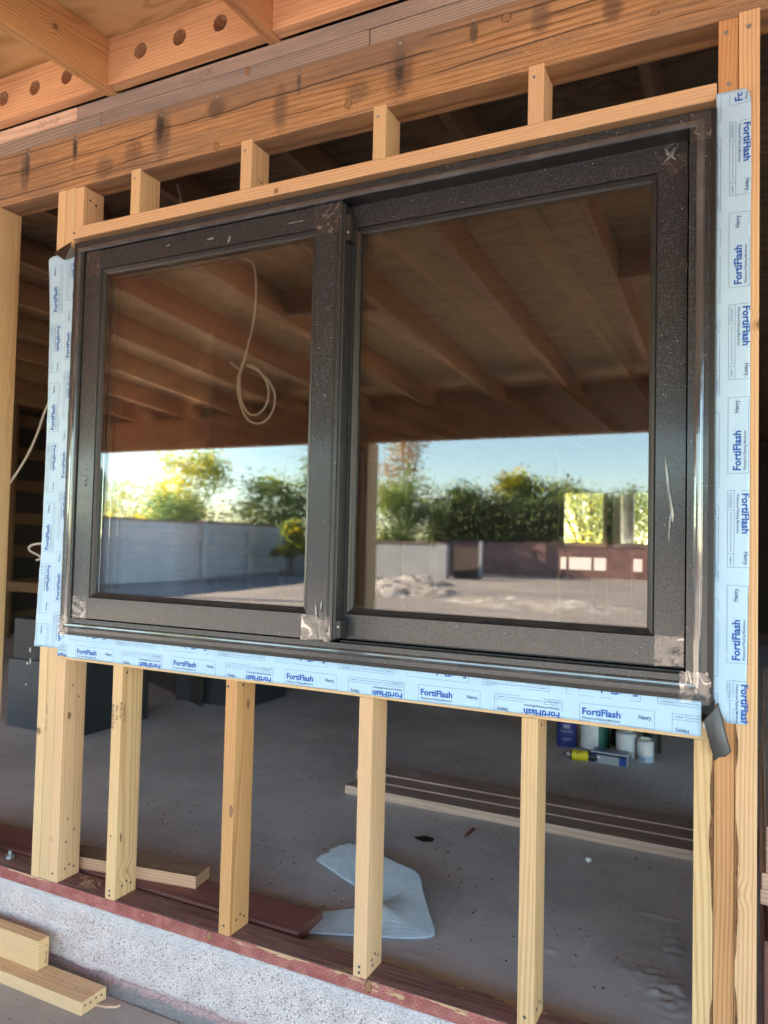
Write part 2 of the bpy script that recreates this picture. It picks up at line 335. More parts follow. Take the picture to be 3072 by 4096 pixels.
def boxmesh(L, Wd, H, bev, jit=0):
    k = (round(L, 4), round(Wd, 4), round(H, 4), bev)
    if k in BOXC and not jit: return BOXC[k].copy()
    bm = bmesh.new(); bmesh.ops.create_cube(bm, size=1)
    for v in bm.verts: v.co = Vector((v.co.x*L, v.co.y*Wd, v.co.z*H))
    if bev: bmesh.ops.bevel(bm, geom=list(bm.edges), offset=bev, segments=2 if bev > .001 else 1, profile=.6, affect='EDGES')
    me = frombm(bm); BOXC[k] = me; return me.copy()
def rotm(ax):
    return {'x': Matrix.Identity(4), 'y': Matrix.Rotation(R(90), 4, 'Z'), 'z': Matrix.Rotation(R(-90), 4, 'Y')}[ax]
def board(name, x0, x1, y0, y1, z0, z1, mat, parent=None, ax='x', bev=.0022, extra=None):
    """a length of timber, local X along the grain"""
    dx, dy, dz = abs(x1-x0), abs(y1-y0), abs(z1-z0)
    if ax == 'x': L, Wd, H = dx, dy, dz
    elif ax == 'y': L, Wd, H = dy, dx, dz
    else: L, Wd, H = dz, dy, dx
    mw = Matrix.Translation(((x0+x1)/2, (y0+y1)/2, (z0+z1)/2))
    if extra is not None: mw = mw @ extra
    return mobj(name, boxmesh(L, Wd, H, bev), mw @ rotm(ax), mat, parent)
def boxes(name, lst, mat, parent=None, bev=.001, mw=None):
    bm = bmesh.new()
    for x0, x1, y0, y1, z0, z1 in lst:
        r = bmesh.ops.create_cube(bm, size=1)
        for v in r['verts']: v.co = Vector(((x0+x1)/2+v.co.x*(x1-x0), (y0+y1)/2+v.co.y*(y1-y0), (z0+z1)/2+v.co.z*(z1-z0)))
    if bev: bmesh.ops.bevel(bm, geom=list(bm.edges), offset=bev, segments=1, affect='EDGES')
    return mobj(name, frombm(bm, name), mw, mat, parent)
def tube(name, pts, r, mat, parent=None, seg=8, closed=False):
    cu = bpy.data.curves.new(name, 'CURVE'); cu.dimensions = '3D'; sp = cu.splines.new('NURBS'); sp.points.add(len(pts)-1)
    for p, q in zip(sp.points, pts): p.co = (*q, 1)
    sp.use_endpoint_u = True; sp.order_u = 3; cu.bevel_depth = r; cu.bevel_resolution = 3; cu.resolution_u = 6; cu.use_fill_caps = True
    o = bpy.data.objects.new('t', cu); COL.objects.link(o); dg = bpy.context.evaluated_depsgraph_get()
    me = bpy.data.meshes.new_from_object(o.evaluated_get(dg)); bpy.data.objects.remove(o)
    return mobj(name, me, None, mat, parent, True)
_nb = bmesh.new(); bmesh.ops.create_cone(_nb, cap_ends=True, segments=10, radius1=.0045, radius2=.0036, depth=.0014); NAILM = frombm(_nb, 'nail')
NAILM.materials.append(MAT['steel_nail'])
NAILD = NAILM.copy(); NAILD.materials.clear(); NAILD.materials.append(MAT['nail_dark'])
def nail(x, y, z, n='-y', parent=None, dark=False, sc=1.0):
    rot = {'-y': Matrix.Rotation(R(90), 4, 'X'), '+x': Matrix.Rotation(R(90), 4, 'Y'), '+z': Matrix.Identity(4)}[n]
    d = {'-y': (0, -.0005, 0), '+x': (.0005, 0, 0), '+z': (0, 0, .0005)}[n]
    o = bpy.data.objects.new('nail', NAILD if dark else NAILM)
    return link(o, Matrix.Translation((x+d[0], y+d[1], z+d[2])) @ rot @ Matrix.Scale(sc, 4), parent)

# ================================================================ GROUND
def sheet(name, x0, x1, y0, y1, z, mat, nx=1, ny=1, fn=None, thick=0):
    vs = []; fs = []
    for j in range(ny+1):
        for i in range(nx+1):
            X = x0+(x1-x0)*i/nx; Y = y0+(y1-y0)*j/ny; vs.append((X, Y, z+(fn(X, Y) if fn else 0)))
    for j in range(ny):
        for i in range(nx):
            a = j*(nx+1)+i; fs.append((a, a+1, a+nx+2, a+nx+1))
    o = pydata(name, vs, fs, mat, smooth=fn is not None); o['kind'] = 'structure'; return o
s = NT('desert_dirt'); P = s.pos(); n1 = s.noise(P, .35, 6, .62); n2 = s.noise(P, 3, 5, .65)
far = s.ss(s.sep(P)[1], -10.0, -12.5); c = s.mix(far, s.mix(s.ss(n1, .35, .62), (.46, .40, .37), (.38, .33, .30)), s.mix(s.ss(n1, .35, .62), (.25, .215, .205), (.19, .165, .16))); c = s.mix(s.ss(n2, .55, .75, 0, .5), c, (.33, .31, .30))  # unseen ground near the patio made paler to bounce light onto the ceiling
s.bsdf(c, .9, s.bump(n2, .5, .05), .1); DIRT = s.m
def yard(X, Y):
    h = .05*noise.noise(Vector((X*.25, Y*.25, 1)))+.02*noise.noise(Vector((X, Y, 3)))
    if Y > -5: h *= max(0, (-4.4-Y)/.6) if Y > -5 and Y < -4.4 else (0 if Y >= -4.4 else 1)
    return h
YZ = -.30
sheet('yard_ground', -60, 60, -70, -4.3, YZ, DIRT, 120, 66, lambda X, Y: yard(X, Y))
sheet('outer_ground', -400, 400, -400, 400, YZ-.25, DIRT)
boxes('patio_floor', [(-9, 6, -4.35, -.02, -.50, -.26)], CONEX, bev=.01)['kind'] = 'structure'
def fl(X, Y):
    h = 0
    # cement drips and a torn skim patch near the right opening
    for (a, b, rx, ry, hh) in FL_P:
        d = ((X-a)/rx)**2+((Y-b)/ry)**2
        if d < 1: h += hh*(1-d)**.5*(.55+.9*noise.noise(Vector((X*38, Y*38, 5))))
    return h
FL_P = [(.66, .80, .075, .012, .005), (.62, .66, .010, .15, .004), (.72, .66, .03, .13, .006), (.69, .42, .09, .07, .008), (.74, .34, .07, .10, .007), (.60, .45, .02, .03, .005),
        (.246, .429, .022, .012, .004), (.064, .23, .035, .014, .006), (.40, .44, .03, .02, .005), (.36, .72, .02, .008, .004), (.60, .20, .02, .012, .005), (.44, 1.15, .035, .006, .004)]
sheet('interior_floor_near', -1.6, 1.0, .0, 2.6, -.04, CONIN, 260, 260, fl)
boxes('interior_floor', [(-23, -1.6, .0, 10.6, -.30, -.04), (1.0, 12, .0, 10.6, -.30, -.04), (-1.6, 1.0, 2.6, 10.6, -.30, -.04)], CONIN, bev=0)['kind'] = 'structure'

# stem wall under the framing
def stem_mesh():
    vs = []; fs = []; nx, nz = 900, 36; x0, x1 = -6.0, 6.0
    for j in range(nz+1):
        for i in range(nx+1):
            X = x0+(x1-x0)*i/nx; t = j/nz; Z = -.038-.232*t
            edge = -.222-.014*noise.noise(Vector((X*9, 0, 0)))-.010*noise.noise(Vector((X*31, 2, 0)))
            y = -.002-.002*noise.noise(Vector((X*30, Z*30, 0)))-.0015*noise.noise(Vector((X*90, Z*90, 0)))
            if Z < edge: y += .014*min(1, (edge-Z)/.008) - .05*max(0, (-.238-Z)/.032)**1.5 + .003*noise.noise(Vector((X*50, Z*50, 3)))
            if Z > -.052: y += .004*(Z+.052)/.014
            vs.append((X, y, Z))
    for j in range(nz):
        for i in range(nx):
            a = j*(nx+1)+i; fs.append((a, a+nx+1, a+nx+2, a+1))
    return vs, fs
vs, fs = stem_mesh(); st = pydata('concrete_stem_wall', vs, fs, STEM, smooth=True)
tag(st, 'low concrete stem wall with speckled pinkish white flaking paint under the red mudsill', 'foundation wall')
boxes('stem_core', [(-23, -6.002, .0, .14, -.4, -.038), (6.002, 12, .0, .14, -.4, -.038)], STEM, bev=0, parent=st)

# ================================================================ WALL FRAMING
ZS, ZH, ZM = .7082, 2.1278, 2.2654
WF = empty('framed_wall', (0, 0, 0), 'open timber stud wall around the window, fresh yellow studs under an old dark beam', 'framed wall')
D = .089
def stud(name, x0, z0, z1, mat, w=.0385, y0=0, y1=D, label=None, **k):
    o = board(name, x0, x0+w, y0, y1, z0, z1, mat, WF, 'z', **k)
    if label: o['label'] = label
    return o
XL = -1.1107
k1 = stud('king_stud', XL-.080, 0, ZM, PINE, .037, label='pale outer king stud at the left of the window')
k2 = stud('king_stud', XL-.042, 0, ZM, PINE, .041, y0=.001, label='darker inner king stud at the left of the window')
t1 = stud('trimmer_stud', XL, 0, ZS, PINE, label='trimmer stud at the left, with a knot in its side')
SX = {}
for x, m in ((-.8632, PINE2), (-.4297, FIR), (0, PINE), (.4303, PINE2)):
    SX[x] = stud('cripple_stud', x, 0, ZS, m)
SX[-.8632]['label'] = 'short yellow stud with grade stamps under the sill'; SX[-.4297]['label'] = 'orange short stud under the sill'
t2 = stud('trimmer_stud', .8051, 0, ZS, PINE2, label='yellow trimmer stud at the right, edged with bark')
k3 = stud('king_stud', .8446, 0, ZM, FIR, .0395, label='orange king stud at the right of the window')
k4 = stud('king_stud', .8850, 0, ZM+.006, PINE2, .041, y0=-.004, label='yellow outer stud at the right, edged with bark')
TC = []
for x in (-.9, -.4375, .0055, .4265): TC.append(None)
def px_top(): pass
TOPX = [-.8605, -.4330, .0010, .4225]
for i, x in enumerate(TOPX):
    TC[i] = stud('cripple_stud', x, ZH, ZM+.008 if i else ZM+.006, PINE, y0=-.0035, y1=.085); nail(x+.014, -.0035, ZM-.022, parent=TC[i])
tl = board('upper_trimmer_stud', XL-.004, XL+.036, .004, D, ZH, ZM, PINE, WF, 'z')
hp = board('head_plate', XL-.006, .842, -.004, D-.004, ZH-.0385, ZH, PINE, WF, 'x', .003); nail(XL+.006, -.004, ZH-.02, parent=hp, dark=True)
sp = board('sill_plate', XL, .845, 0, D, ZS, ZS+.038, PINE, WF); nail(.826, 0, .738, parent=sp, sc=1.3)
bmw = board('header_beam', -6.0, 6.0, -.001, .089, ZM, ZM+.1845, BEAM, WF, 'x', .004)
bmw['label'] = 'old weathered header beam with dark nail stains'
board('top_plate', -6.0, -1.01, .002, .089, ZM+.1855, ZM+.2305, GREYW, WF, 'x', .003)
board('top_plate', -1.008, -.02, .001, .089, ZM+.1855, ZM+.2305, GREYW, WF, 'x', .003)
board('top_plate', -.018, 6.0, .003, .089, ZM+.1855, ZM+.2305, GREYW, WF, 'x', .003)
board('top_plate', -6.0, -1.12, .0, .089, ZM+.2315, ZM+.2765, OLDLUM, WF, 'x', .003)
board('top_plate', -1.118, 6.0, .001, .089, ZM+.2315, ZM+.2765, GREYW, WF, 'x', .003)
ms = board('mudsill', -6.0, 6.0, 0, D+.002, -.038, 0, SILLW, WF, 'x', .0025); ms['label'] = 'weathered red mudsill with incised front edge'
for x in (-1.345, -1.115, -.745, -.53, -.24, .075, .28, .62): nail(x, -.001, ZM+.168-random.random()*.012, parent=bmw, sc=.9)
# nails at stud feet
for x, o in ((XL, t1), (-.8632, SX[-.8632]), (-.4297, SX[-.4297]), (0, SX[0]), (.4303, SX[.4303])):
    for (yy, zz) in ((.03, .034), (.048, .042), (.066, .03), (.035, .018))[:3 if x else 4]: nail(x+.0385, yy, zz, '+x', o, True, .9)
    nail(x+.018, 0, .026, '-y', o, True, .9)
    if x in (-.8632, 0): nail(x+.018, 0, .012, '-y', o, True, .9)
for yy, zz in ((.03, .12), (.062, .15), (.035, .19), (.035, .62), (.06, .58)): nail(XL+.0385, yy, zz, '+x', t1, True, .8)
nail(-.8632+.0385, .02, ZS-.02, '+x', SX[-.8632], True); nail(-.4297+.008, 0, ZS-.018, '-y', SX[-.4297], True); nail(-.4297+.0385, .03, ZS-.015, '+x', SX[-.4297], True)
nail(.4303+.0385, .035, ZS-.02, '+x', SX[.4303], True); nail(.86, 0, ZM-.03, '-y', k3, sc=1.3); nail(.866, 0, 2.12, '-y', k3, sc=1.2); nail(.904, -.004, ZM-.03, '-y', k4, sc=1.4)
for yy in (.03, .055): nail(XL+.036, yy, ZM-.03-yy*.3, '+x', tl, True)
# bark wane on the right-hand boards
simple('bark', (.16, .075, .035), .9, .2, nscale=60, namt=.5, bstr=.9, bscale=120)
def wane(x, segs, side, parent, y):
    for z0, z1 in segs:
        n = max(4, int((z1-z0)/.02)); vs = []; fs = []
        for i in range(n+1):
            z = z0+(z1-z0)*i/n; t = math.sin(math.pi*i/n)**.5 if 0 < i < n else 0
            wd = (.004+.006*abs(noise.noise(Vector((z*9, x*7, 0)))))*t
            vs += [(x, y-.0008, z), (x+side*wd, y-.0012, z)]
        for i in range(n): fs.append((i*2, i*2+1, i*2+3, i*2+2) if side < 0 else (i*2, i*2+2, i*2+3, i*2+1))
        pydata('bark_edge', vs, fs, MAT['bark'], parent=parent, smooth=True)
wane(.8435, [(.35, .70), (-.0+.05, .18)], -1, t2, 0)
wane(.8862, [(.08, .22), (.27, .56), (.66, .74)], 1, k4, -.004)
# the wall goes on to both sides
for x in (-1.522, -1.98, -2.4, -2.83, -3.26, -3.7, -4.13, -5.0, -5.9, 4.2, 5.0, 5.9): stud('stud', x, 0, ZM, PINE, .0385)
sL = stud('stud', -1.5625, 0, ZM, PINE, .0385)
for x in (2.2, 2.24): stud('stud', x, 0, ZM, PINE, .0385)

# grade stamps: unreadable ink marks printed on the studs
simple('stamp_ink', (.035, .03, .03), .7)
def stamp(lines, org, u, v, parent, h=.008, w=.004):
    vs = []; fs = []; org = Vector(org); u = Vector(u); v = Vector(v)
    for li, n in enumerate(lines):
        for c in range(n):
            if random.random() < .15: continue
            for b in range(random.choice((2, 3))):
                p = org+v*(-li*h*1.6)+u*(c*w*1.25+b*w*.35); hh = h*random.uniform(.6, 1); ww = w*.2
                q = p+v*random.uniform(0, h*.2); i = len(vs); vs += [tuple(q), tuple(q+u*ww), tuple(q+u*ww+v*hh), tuple(q+v*hh)]; fs.append((i, i+1, i+2, i+3))
    return pydata('grade_stamp', vs, fs, MAT['stamp_ink'], parent=parent)
stamp((9, 7, 8, 10), (-.8632+.0388, .01, .60), (0, 0, -1), (0, 1, 0), SX[-.8632], .010, .006)
stamp((12,), (-1.150, -.0004, .56), (0, 0, -1), (1, 0, 0), k2, .006, .006)
stamp((8,), (TOPX[1]+.0388, .03, ZH+.036), (0, .93, -.2), (0, .2, .93), TC[1], .008, .006)
stamp((8, 6, 7), (-1.5225+.0003, .02, 1.62), (0, 0, -1), (0, 1, 0), sL, .011, .006)
stamp((9,), (-1.5225+.0003, .03, 2.04), (0, 1, -.15), (0, .15, 1), sL, .009, .006)

def pencil(body, px, py, px2, py2, hpx, parent):
    a, b = at0(px, py), at0(px2, py2); v, fcs, _ = textpoly(body, -.02); u = (b-a); n = Vector((-u.z, 0, u.x)).normalized(); h = (at0(px, py-hpx)-a).length
    pydata('pencil_mark', [tuple(a+u*p+n*h*q/CAP+u*.12*q+Vector((0, -.0016, 0))) for p, q in v], fcs, MAT['pencil_lead'], parent=parent)
simple('pencil_lead', (.19, .12, .10), .7)
def at0(px, py, Y=0.0):
    v = fw+(px-1536)/f*r2-(py-2048)/f*u2; t = (Y-cy)/v.y; return Vector((cx, cy, cz))+t*v
PENCIL = [('22 1/2', 148, 515, 232, 492, 26), ('22 1/8', 731, 330, 842, 300, 28), ('22 1/8', 1573, 215, 1690, 178, 34)]
# ================================================================ PATIO ROOF
SL = .065
PR = empty('patio_roof', (0, -2, 2.545), 'patio ceiling of orange rafters under plywood, drilled blocking along the wall', 'patio roof')
tilt = math.atan(SL)
def sloped(name, x0, x1, y0, y1, dz0, dz1, mat, ax='y', bev=.002):
    """member following the roof slope: y from wall outward (negative), dz above rafter underside"""
    ym = (y0+y1)/2; L = (y1-y0)/math.cos(tilt)
    mw = Matrix.Translation(((x0+x1)/2, ym, 2.545+SL*ym+(dz0+dz1)/2)) @ Matrix.Rotation(tilt, 4, 'X')
    if ax == 'y': me = boxmesh(abs(L), x1-x0, dz1-dz0, bev); mw = mw @ Matrix.Rotation(R(90), 4, 'Z')
    else: me = boxmesh(x1-x0, abs(L), dz1-dz0, bev)
    return mobj(name, me, mw, mat, PR)
RX = [-.35-.6325*k for k in range(-6, 14)]
bw = .0385
for x in RX: sloped('rafter', x, x+bw, -4.25, .09, 0, .161, FIRR)
# blocking with three drilled holes per bay
def blocking(xa, xb):
    n = 3; y0, y1 = -.037, .0; z0, z1 = 0.004, .158; hr = .0255; L = xb-xa
    cs = [xa+L*(.16 + .26*i) + .03 for i in range(n)]; cs = [xa+.135, xa+.292, xa+.445]
    bm = bmesh.new(); lo = [xa]+[(cs[i]+cs[i+1])/2 for i in range(n-1)]+[xb]; zc = .082; seg = 20
    def sq(i, ang):
        c, s_ = math.cos(ang), math.sin(ang); bx = (lo[i+1]-cs[i]) if c > 0 else (cs[i]-lo[i]); bz = (z1-zc) if s_ > 0 else (zc-z0)
        t = min(bx/abs(c) if abs(c) > 1e-6 else 9, bz/abs(s_) if abs(s_) > 1e-6 else 9); return cs[i]+t*c, zc+t*s_
    for i in range(n):
        angs = sorted([2*math.pi*k/seg for k in range(seg)]+[math.atan2((z1 if a > 0 else z0)-zc, (lo[i+1] if b > 0 else lo[i])-cs[i]) % (2*math.pi) for a in (1, -1) for b in (1, -1)])
        A = []
        for a in angs:
            jr = hr*(1+.03*random.uniform(-1, 1)); p = (cs[i]+jr*math.cos(a), zc+jr*math.sin(a)); q = sq(i, a)
            A.append([bm.verts.new((p[0], y0, p[1])), bm.verts.new((q[0], y0, q[1])), bm.verts.new((p[0], y1, p[1])), bm.verts.new((q[0], y1, q[1]))])
        for k in range(len(A)):
            a, b = A[k], A[(k+1) % len(A)]
            bm.faces.new((a[0], a[1], b[1], b[0])); bm.faces.new((a[2], b[2], b[3], a[3])); bm.faces.new((a[0], b[0], b[2], a[2]))
            if abs(a[1].co.z-b[1].co.z) < 1e-6 or (abs(a[1].co.x-b[1].co.x) < 1e-6 and (abs(a[1].co.x-xa) < 1e-6 or abs(a[1].co.x-xb) < 1e-6)): bm.faces.new((a[1], a[3], b[3], b[1]))
    for v in bm.verts: v.co.x -= (xa+xb)/2; v.co.z -= .08
    bmesh.ops.remove_doubles(bm, verts=bm.verts, dist=1e-5); bmesh.ops.recalc_face_normals(bm, faces=bm.faces)
    return mobj('blocking', frombm(bm), Matrix.Translation(((xa+xb)/2, 0, 2.545+.08)), BLOCKW, PR)
for i in range(len(RX)-1):
    a, b = RX[i+1]+bw, RX[i]
    blocking(a+.001, b-.001)
    if i % 3 == 1: sloped('blocking', a+.001, b-.001, -1.98, -1.94, .01, .16, BLOCKW, 'x')
for i in range(-8, 5):
    for j in range(4):
        x0 = -.33+i*1.265*1.0-(.6325 if j % 2 else 0); y1 = .10-j*1.22; y0 = max(y1-1.217, -4.3)
        if y0 < y1: sloped('plywood_sheet', x0*1.0+.001, x0+1.265-.002, y0, y1, .1625, .178, PLY, 'x', .001)
sloped('fascia_board', -9, 6, -4.29, -4.252, -.005, .16, DARKW, 'x')
FB = empty('patio_beam', (0, -4.07, 1.98), 'long brown beam carrying the outer edge of the patio roof', 'beam')
for k, (a, b) in enumerate(((-8.6, -2.15), (-2.147, 5.6))):
    board('beam_ply', a, b, -4.116, -4.075, 1.98, 2.277, FIRR, FB); board('beam_ply', a+.002, b-.002, -4.073, -4.03, 1.985, 2.277, FIRR, FB)
for i, (x, lb) in enumerate(((-2.175, 'timber porch post reflected beside the meeting rail of the window'), (4.3, 'timber porch post at the right end of the patio'), (-8.2, 'timber porch post at the far left end of the patio'))):
    p = empty('porch_post', (x, -4.07, -.26), lb, 'post', 'posts under the patio beam')
    board('post_timber', x-.10, x+.035, -4.13, -4.0, -.24, 1.975, FIR, p, 'z'); board('post_timber', x+.037, x+.090, -4.17, -3.97, -.24, 1.975, PINE, p, 'z')
    boxes('post_base', [(x-.06, x+.095, -4.13, -4.01, -.262, -.238)], MAT['steel_nail'], p)

# ================================================================ WINDOW
WI = empty('sliding_window', (-.12, 0, .79), 'dark bronze two-pane sliding window with protective film, set in the timber wall', 'window')
def ring(name_list, x0, x1, z0, z1, prof, mats, parent):
    """prof: list of (inset_left,inset_right,inset_bottom,inset_top,y) ; four mitred sides as four objects"""
    n = len(prof); cor = []
    for (l, r, b, t, y) in prof: cor.append([(x0+l, y, z0+b), (x1-r, y, z0+b), (x1-r, y, z1-t), (x0+l, y, z1-t)])
    out = []
    for sd in range(4):
        a, b = sd, (sd+1) % 4
        vs = [cor[i][a] for i in range(n)]+[cor[i][b] for i in range(n)]
        fs = [(i, i+n, i+1+n, i+1) for i in range(n-1)]
        me = bpy.data.meshes.new(name_list[sd]); me.from_pydata(vs, [], fs)
        ms_ = []
        for m_ in mats:
            if m_ not in ms_: ms_.append(m_); me.materials.append(m_)
        for i, p in enumerate(me.polygons): p.material_index = ms_.index(mats[i])
        me.update(); out.append(mobj(name_list[sd], me, None, None, parent))
    return out
U = lambda *t: t
def P4(a, y): return (a, a, a, a, y)
fx0, fx1, fz0, fz1 = -1.079, .8425, .7925, 2.0635
prof = [P4(0, .10), P4(0, -.0215), P4(.001, -.0225), (.0115, .0115, .0115, .0045, -.0225), (.0115, .0115, .0115, .0045, -.0245), P4(.0225, -.0245), P4(.0225, -.0255)]
mats = [BARE, BARE, BARE, BARE, FRAME, FRAME]
for i in range(7):
    a = math.pi*i/6; prof.append(P4(.0235+.0155*(1-math.cos(a))/2, -.0265-.0065*math.sin(a)**.7)); mats.append(RIDGE)
prof += [(.0395, .041, .0395, .036, -.0255), (.0475, .053, .053, .037, -.0250), (.0480, .0535, .0535, .0375, -.0215), (.0485, .054, .054, .038, .07), (.07, .07, .07, .07, .075)]
mats += [FRAME, FRAME, BARE, BARE, BARE, BARE]
mats = mats[:len(prof)-1]
ring(['frame_sill', 'frame_jamb', 'frame_head', 'frame_jamb'], fx0, fx1, fz0, fz1, prof, mats, WI)

def sash(x0, x1, z0, z1, yf, fl_, fr_, fb, ft, gy, lab, r_bare=0.0):
    sh = bpy.data.objects.new('sash', None); link(sh, Matrix.Translation(((x0+x1)/2, yf, z0)), WI); sh['label'] = lab
    bd = .0165
    prof = [P4(0, yf+.045), P4(0, yf+.001), P4(.001, yf), (.001, r_bare*.55+.001, .001, .001, yf), (.001, r_bare, .001, .001, yf),
            (fl_, fr_, fb, ft, yf), (fl_+.0012, fr_+.0012, fb+.0012, ft+.0012, yf+.0035), (fl_+.004, fr_+.004, fb+.004, ft+.004, yf+.0015),
            (fl_+bd*.62, fr_+bd*.62, fb+bd*.62, ft+bd*.62, yf+.006), (fl_+bd*.64, fr_+bd*.64, fb+bd*.64, ft+bd*.64, yf+.009), (fl_+bd, fr_+bd, fb+bd, ft+bd, yf+.012), (fl_+bd, fr_+bd, fb+bd, ft+bd, gy+.012)]
    mats = [BARE, BARE, FRAME, BARE, FRAME, MAT['black_gasket'], BARE, BARE, MAT['brown_bead'], BARE, MAT['black_gasket']]
    ring(['sash_rail', 'sash_stile', 'sash_rail', 'sash_stile'], x0, x1, z0, z1, prof, mats, sh)
    g = board('glass_pane', x0+fl_+bd-.004, x1-fr_-bd+.004, gy, gy+.017, z0+fb+bd-.004, z1-ft-bd+.004, GLASS, sh, bev=0)
    return sh, g
s1, g1 = sash(-1.0285, -.0765, .8485, 2.0245, -.020, .070, .080, .0655, .062, -.008, 'nearer left sash with the looped cable behind its glass', r_bare=.0165)
s2, g2 = sash(-.13, .7835, .8495, 2.0265, .024, .068, .0635, .0665, .062, .036, 'recessed right sash')
# side of the meeting stile and the small corner latches
boxes('stile_cover', [(-.0765, -.068, -.0185, .022, .852, 2.018)], BARE, s1, .0015)
for z0, z1 in ((.856, .903), (1.915, 1.985)):
    l = boxes('corner_latch', [(-.0675, -.053, -.0175, .018, z0, z1)], BARE, s1, .0012)
    nail(-.059, -.0178, z0+.030 if z0 < 1 else z0+.022, '-y', l, sc=.75)
boxes('track', [(-.06, .785, -.004, .001, .840, .850)], BARE, WI, .0005)

def film(name, cx_, cz_, wd, ht, y, mat, parent, label=None, rag=.1, n=18, ang=0):
    """a small sheet with ragged edge, slightly crumpled"""
    nx = max(3, int(wd/.006)); nz = max(3, int(ht/.006)); vs = []; fs = []
    for j in range(nz+1):
        for i in range(nx+1):
            u, v_ = i/nx-.5, j/nz-.5; X = u*wd; Z = v_*ht
            if i in (0, nx): X += random.uniform(-1, 1)*rag*.008
            if j in (0, nz): Z += random.uniform(-1, 1)*rag*.008
            c, s_ = math.cos(ang), math.sin(ang)
            XX, ZZ = cx_+X*c-Z*s_, cz_+X*s_+Z*c
            vs.append((XX, y-.0006-.0018*max(0, noise.noise(Vector((XX*45, ZZ*45, 2)))), ZZ))
    for j in range(nz):
        for i in range(nx):
            a = j*(nx+1)+i; fs.append((a, a+1, a+nx+2, a+nx+1))
    o = pydata(name, vs, fs, mat, parent=parent, smooth=True)
    if label: o['label'] = label
    return o
T = lambda *a, **k: film('clear_tape', *a, **k)
T(-.120, 1.985, .085, .09, -.0225, TAPE, s1)
T(-.995, .880, .062, .072, -.0225, TAPE, s1); T(-1.052, .823, .046, .062, -.0335, TAPE, WI); T(-.125, .875, .09, .075, -.0225, TAPE, s1)
T(-.993, 1.985, .062, .085, -.0225, TAPE, s1); T(.812, 2.02, .042, .06, -.0345, TAPE, WI); T(.808, .822, .058, .062, -.0345, TAPE, WI, rag=.5)
T(.752, .885, .06, .07, .0215, TAPE, s2); T(.752, 2.0-.01, .05, .07, .0215, TAPE, s2, ang=.6)
# loose film blisters on the sashes
s = NT('loose_film'); P = s.pos(); s.bsdf((.14, .14, .145), .14, s.bump(s.noise(P, 60, 3), .5, .004), .6, 0, Coat_Weight=1.0); LOOSE = s.m
def blister(cx_, cz_, wd, ht, y, parent, ang=0, seed=0):
    vs = [(cx_, y-.0022, cz_)]; n = 22; c, s_ = math.cos(ang), math.sin(ang)
    for k in range(n):
        a = 2*math.pi*k/n; rr = .75+.5*noise.noise(Vector((math.cos(a)*1.5, math.sin(a)*1.5, seed*3.1)))
        X, Z = math.cos(a)*wd*.5*rr, math.sin(a)*ht*.5*rr; vs.append((cx_+X*c-Z*s_, y-.0004, cz_+X*s_+Z*c))
    for k in range(n): 
        p = vs[1+k]; vs.append(((p[0]*.5+cx_*.5), y-.0018-.0008*math.sin(k*2.3), p[2]*.5+cz_*.5))
    fs = [(0, 1+n+k, 1+n+(k+1) % n) for k in range(n)]+[(1+n+k, 1+k, 1+(k+1) % n, 1+n+(k+1) % n) for k in range(n)]
    return pydata('film_blister', vs, fs, LOOSE, parent=parent, smooth=True)
for i, a in enumerate([(.750, 1.24, .010, .17, .0215, s2, 0.12), (.752, 1.17, .007, .10, .0215, s2, -.06), (-.125, .922, .008, .05, -.0225, s1, .1), (-.110, .935, .006, .04, -.0225, s1, -.1),
        (-.993, 1.13+.17, .020, .004, -.0225, s1, .1), (-.990, 1.285, .022, .005, -.0225, s1, .7), (-.992, 1.27, .020, .005, -.0225, s1, .8), (-.99, 1.32, .014, .004, -.0225, s1, 0),
        (-.52, 1.990, .03, .010, -.0225, s1, .1), (-.45, 1.978, .014, .03, -.0225, s1, -.3), (-.68, 1.995, .02, .01, -.0225, s1, 0), (-.22, 1.99, .07, .006, -.0225, s1, 0), (.45, .885, .01, .003, .0215, s2, .1),
        (-.40, .90, .01, .003, -.0225, s1, .3), (.10, .895, .009, .003, .0215, s2, .1), (-.115, 1.50, .005, .012, -.0225, s1, .3), (.745, 2.0, .012, .05, .0215, s2, .7), (.748, 2.0, .010, .05, .0215, s2, -.7)]):
    blister(*a, seed=i)

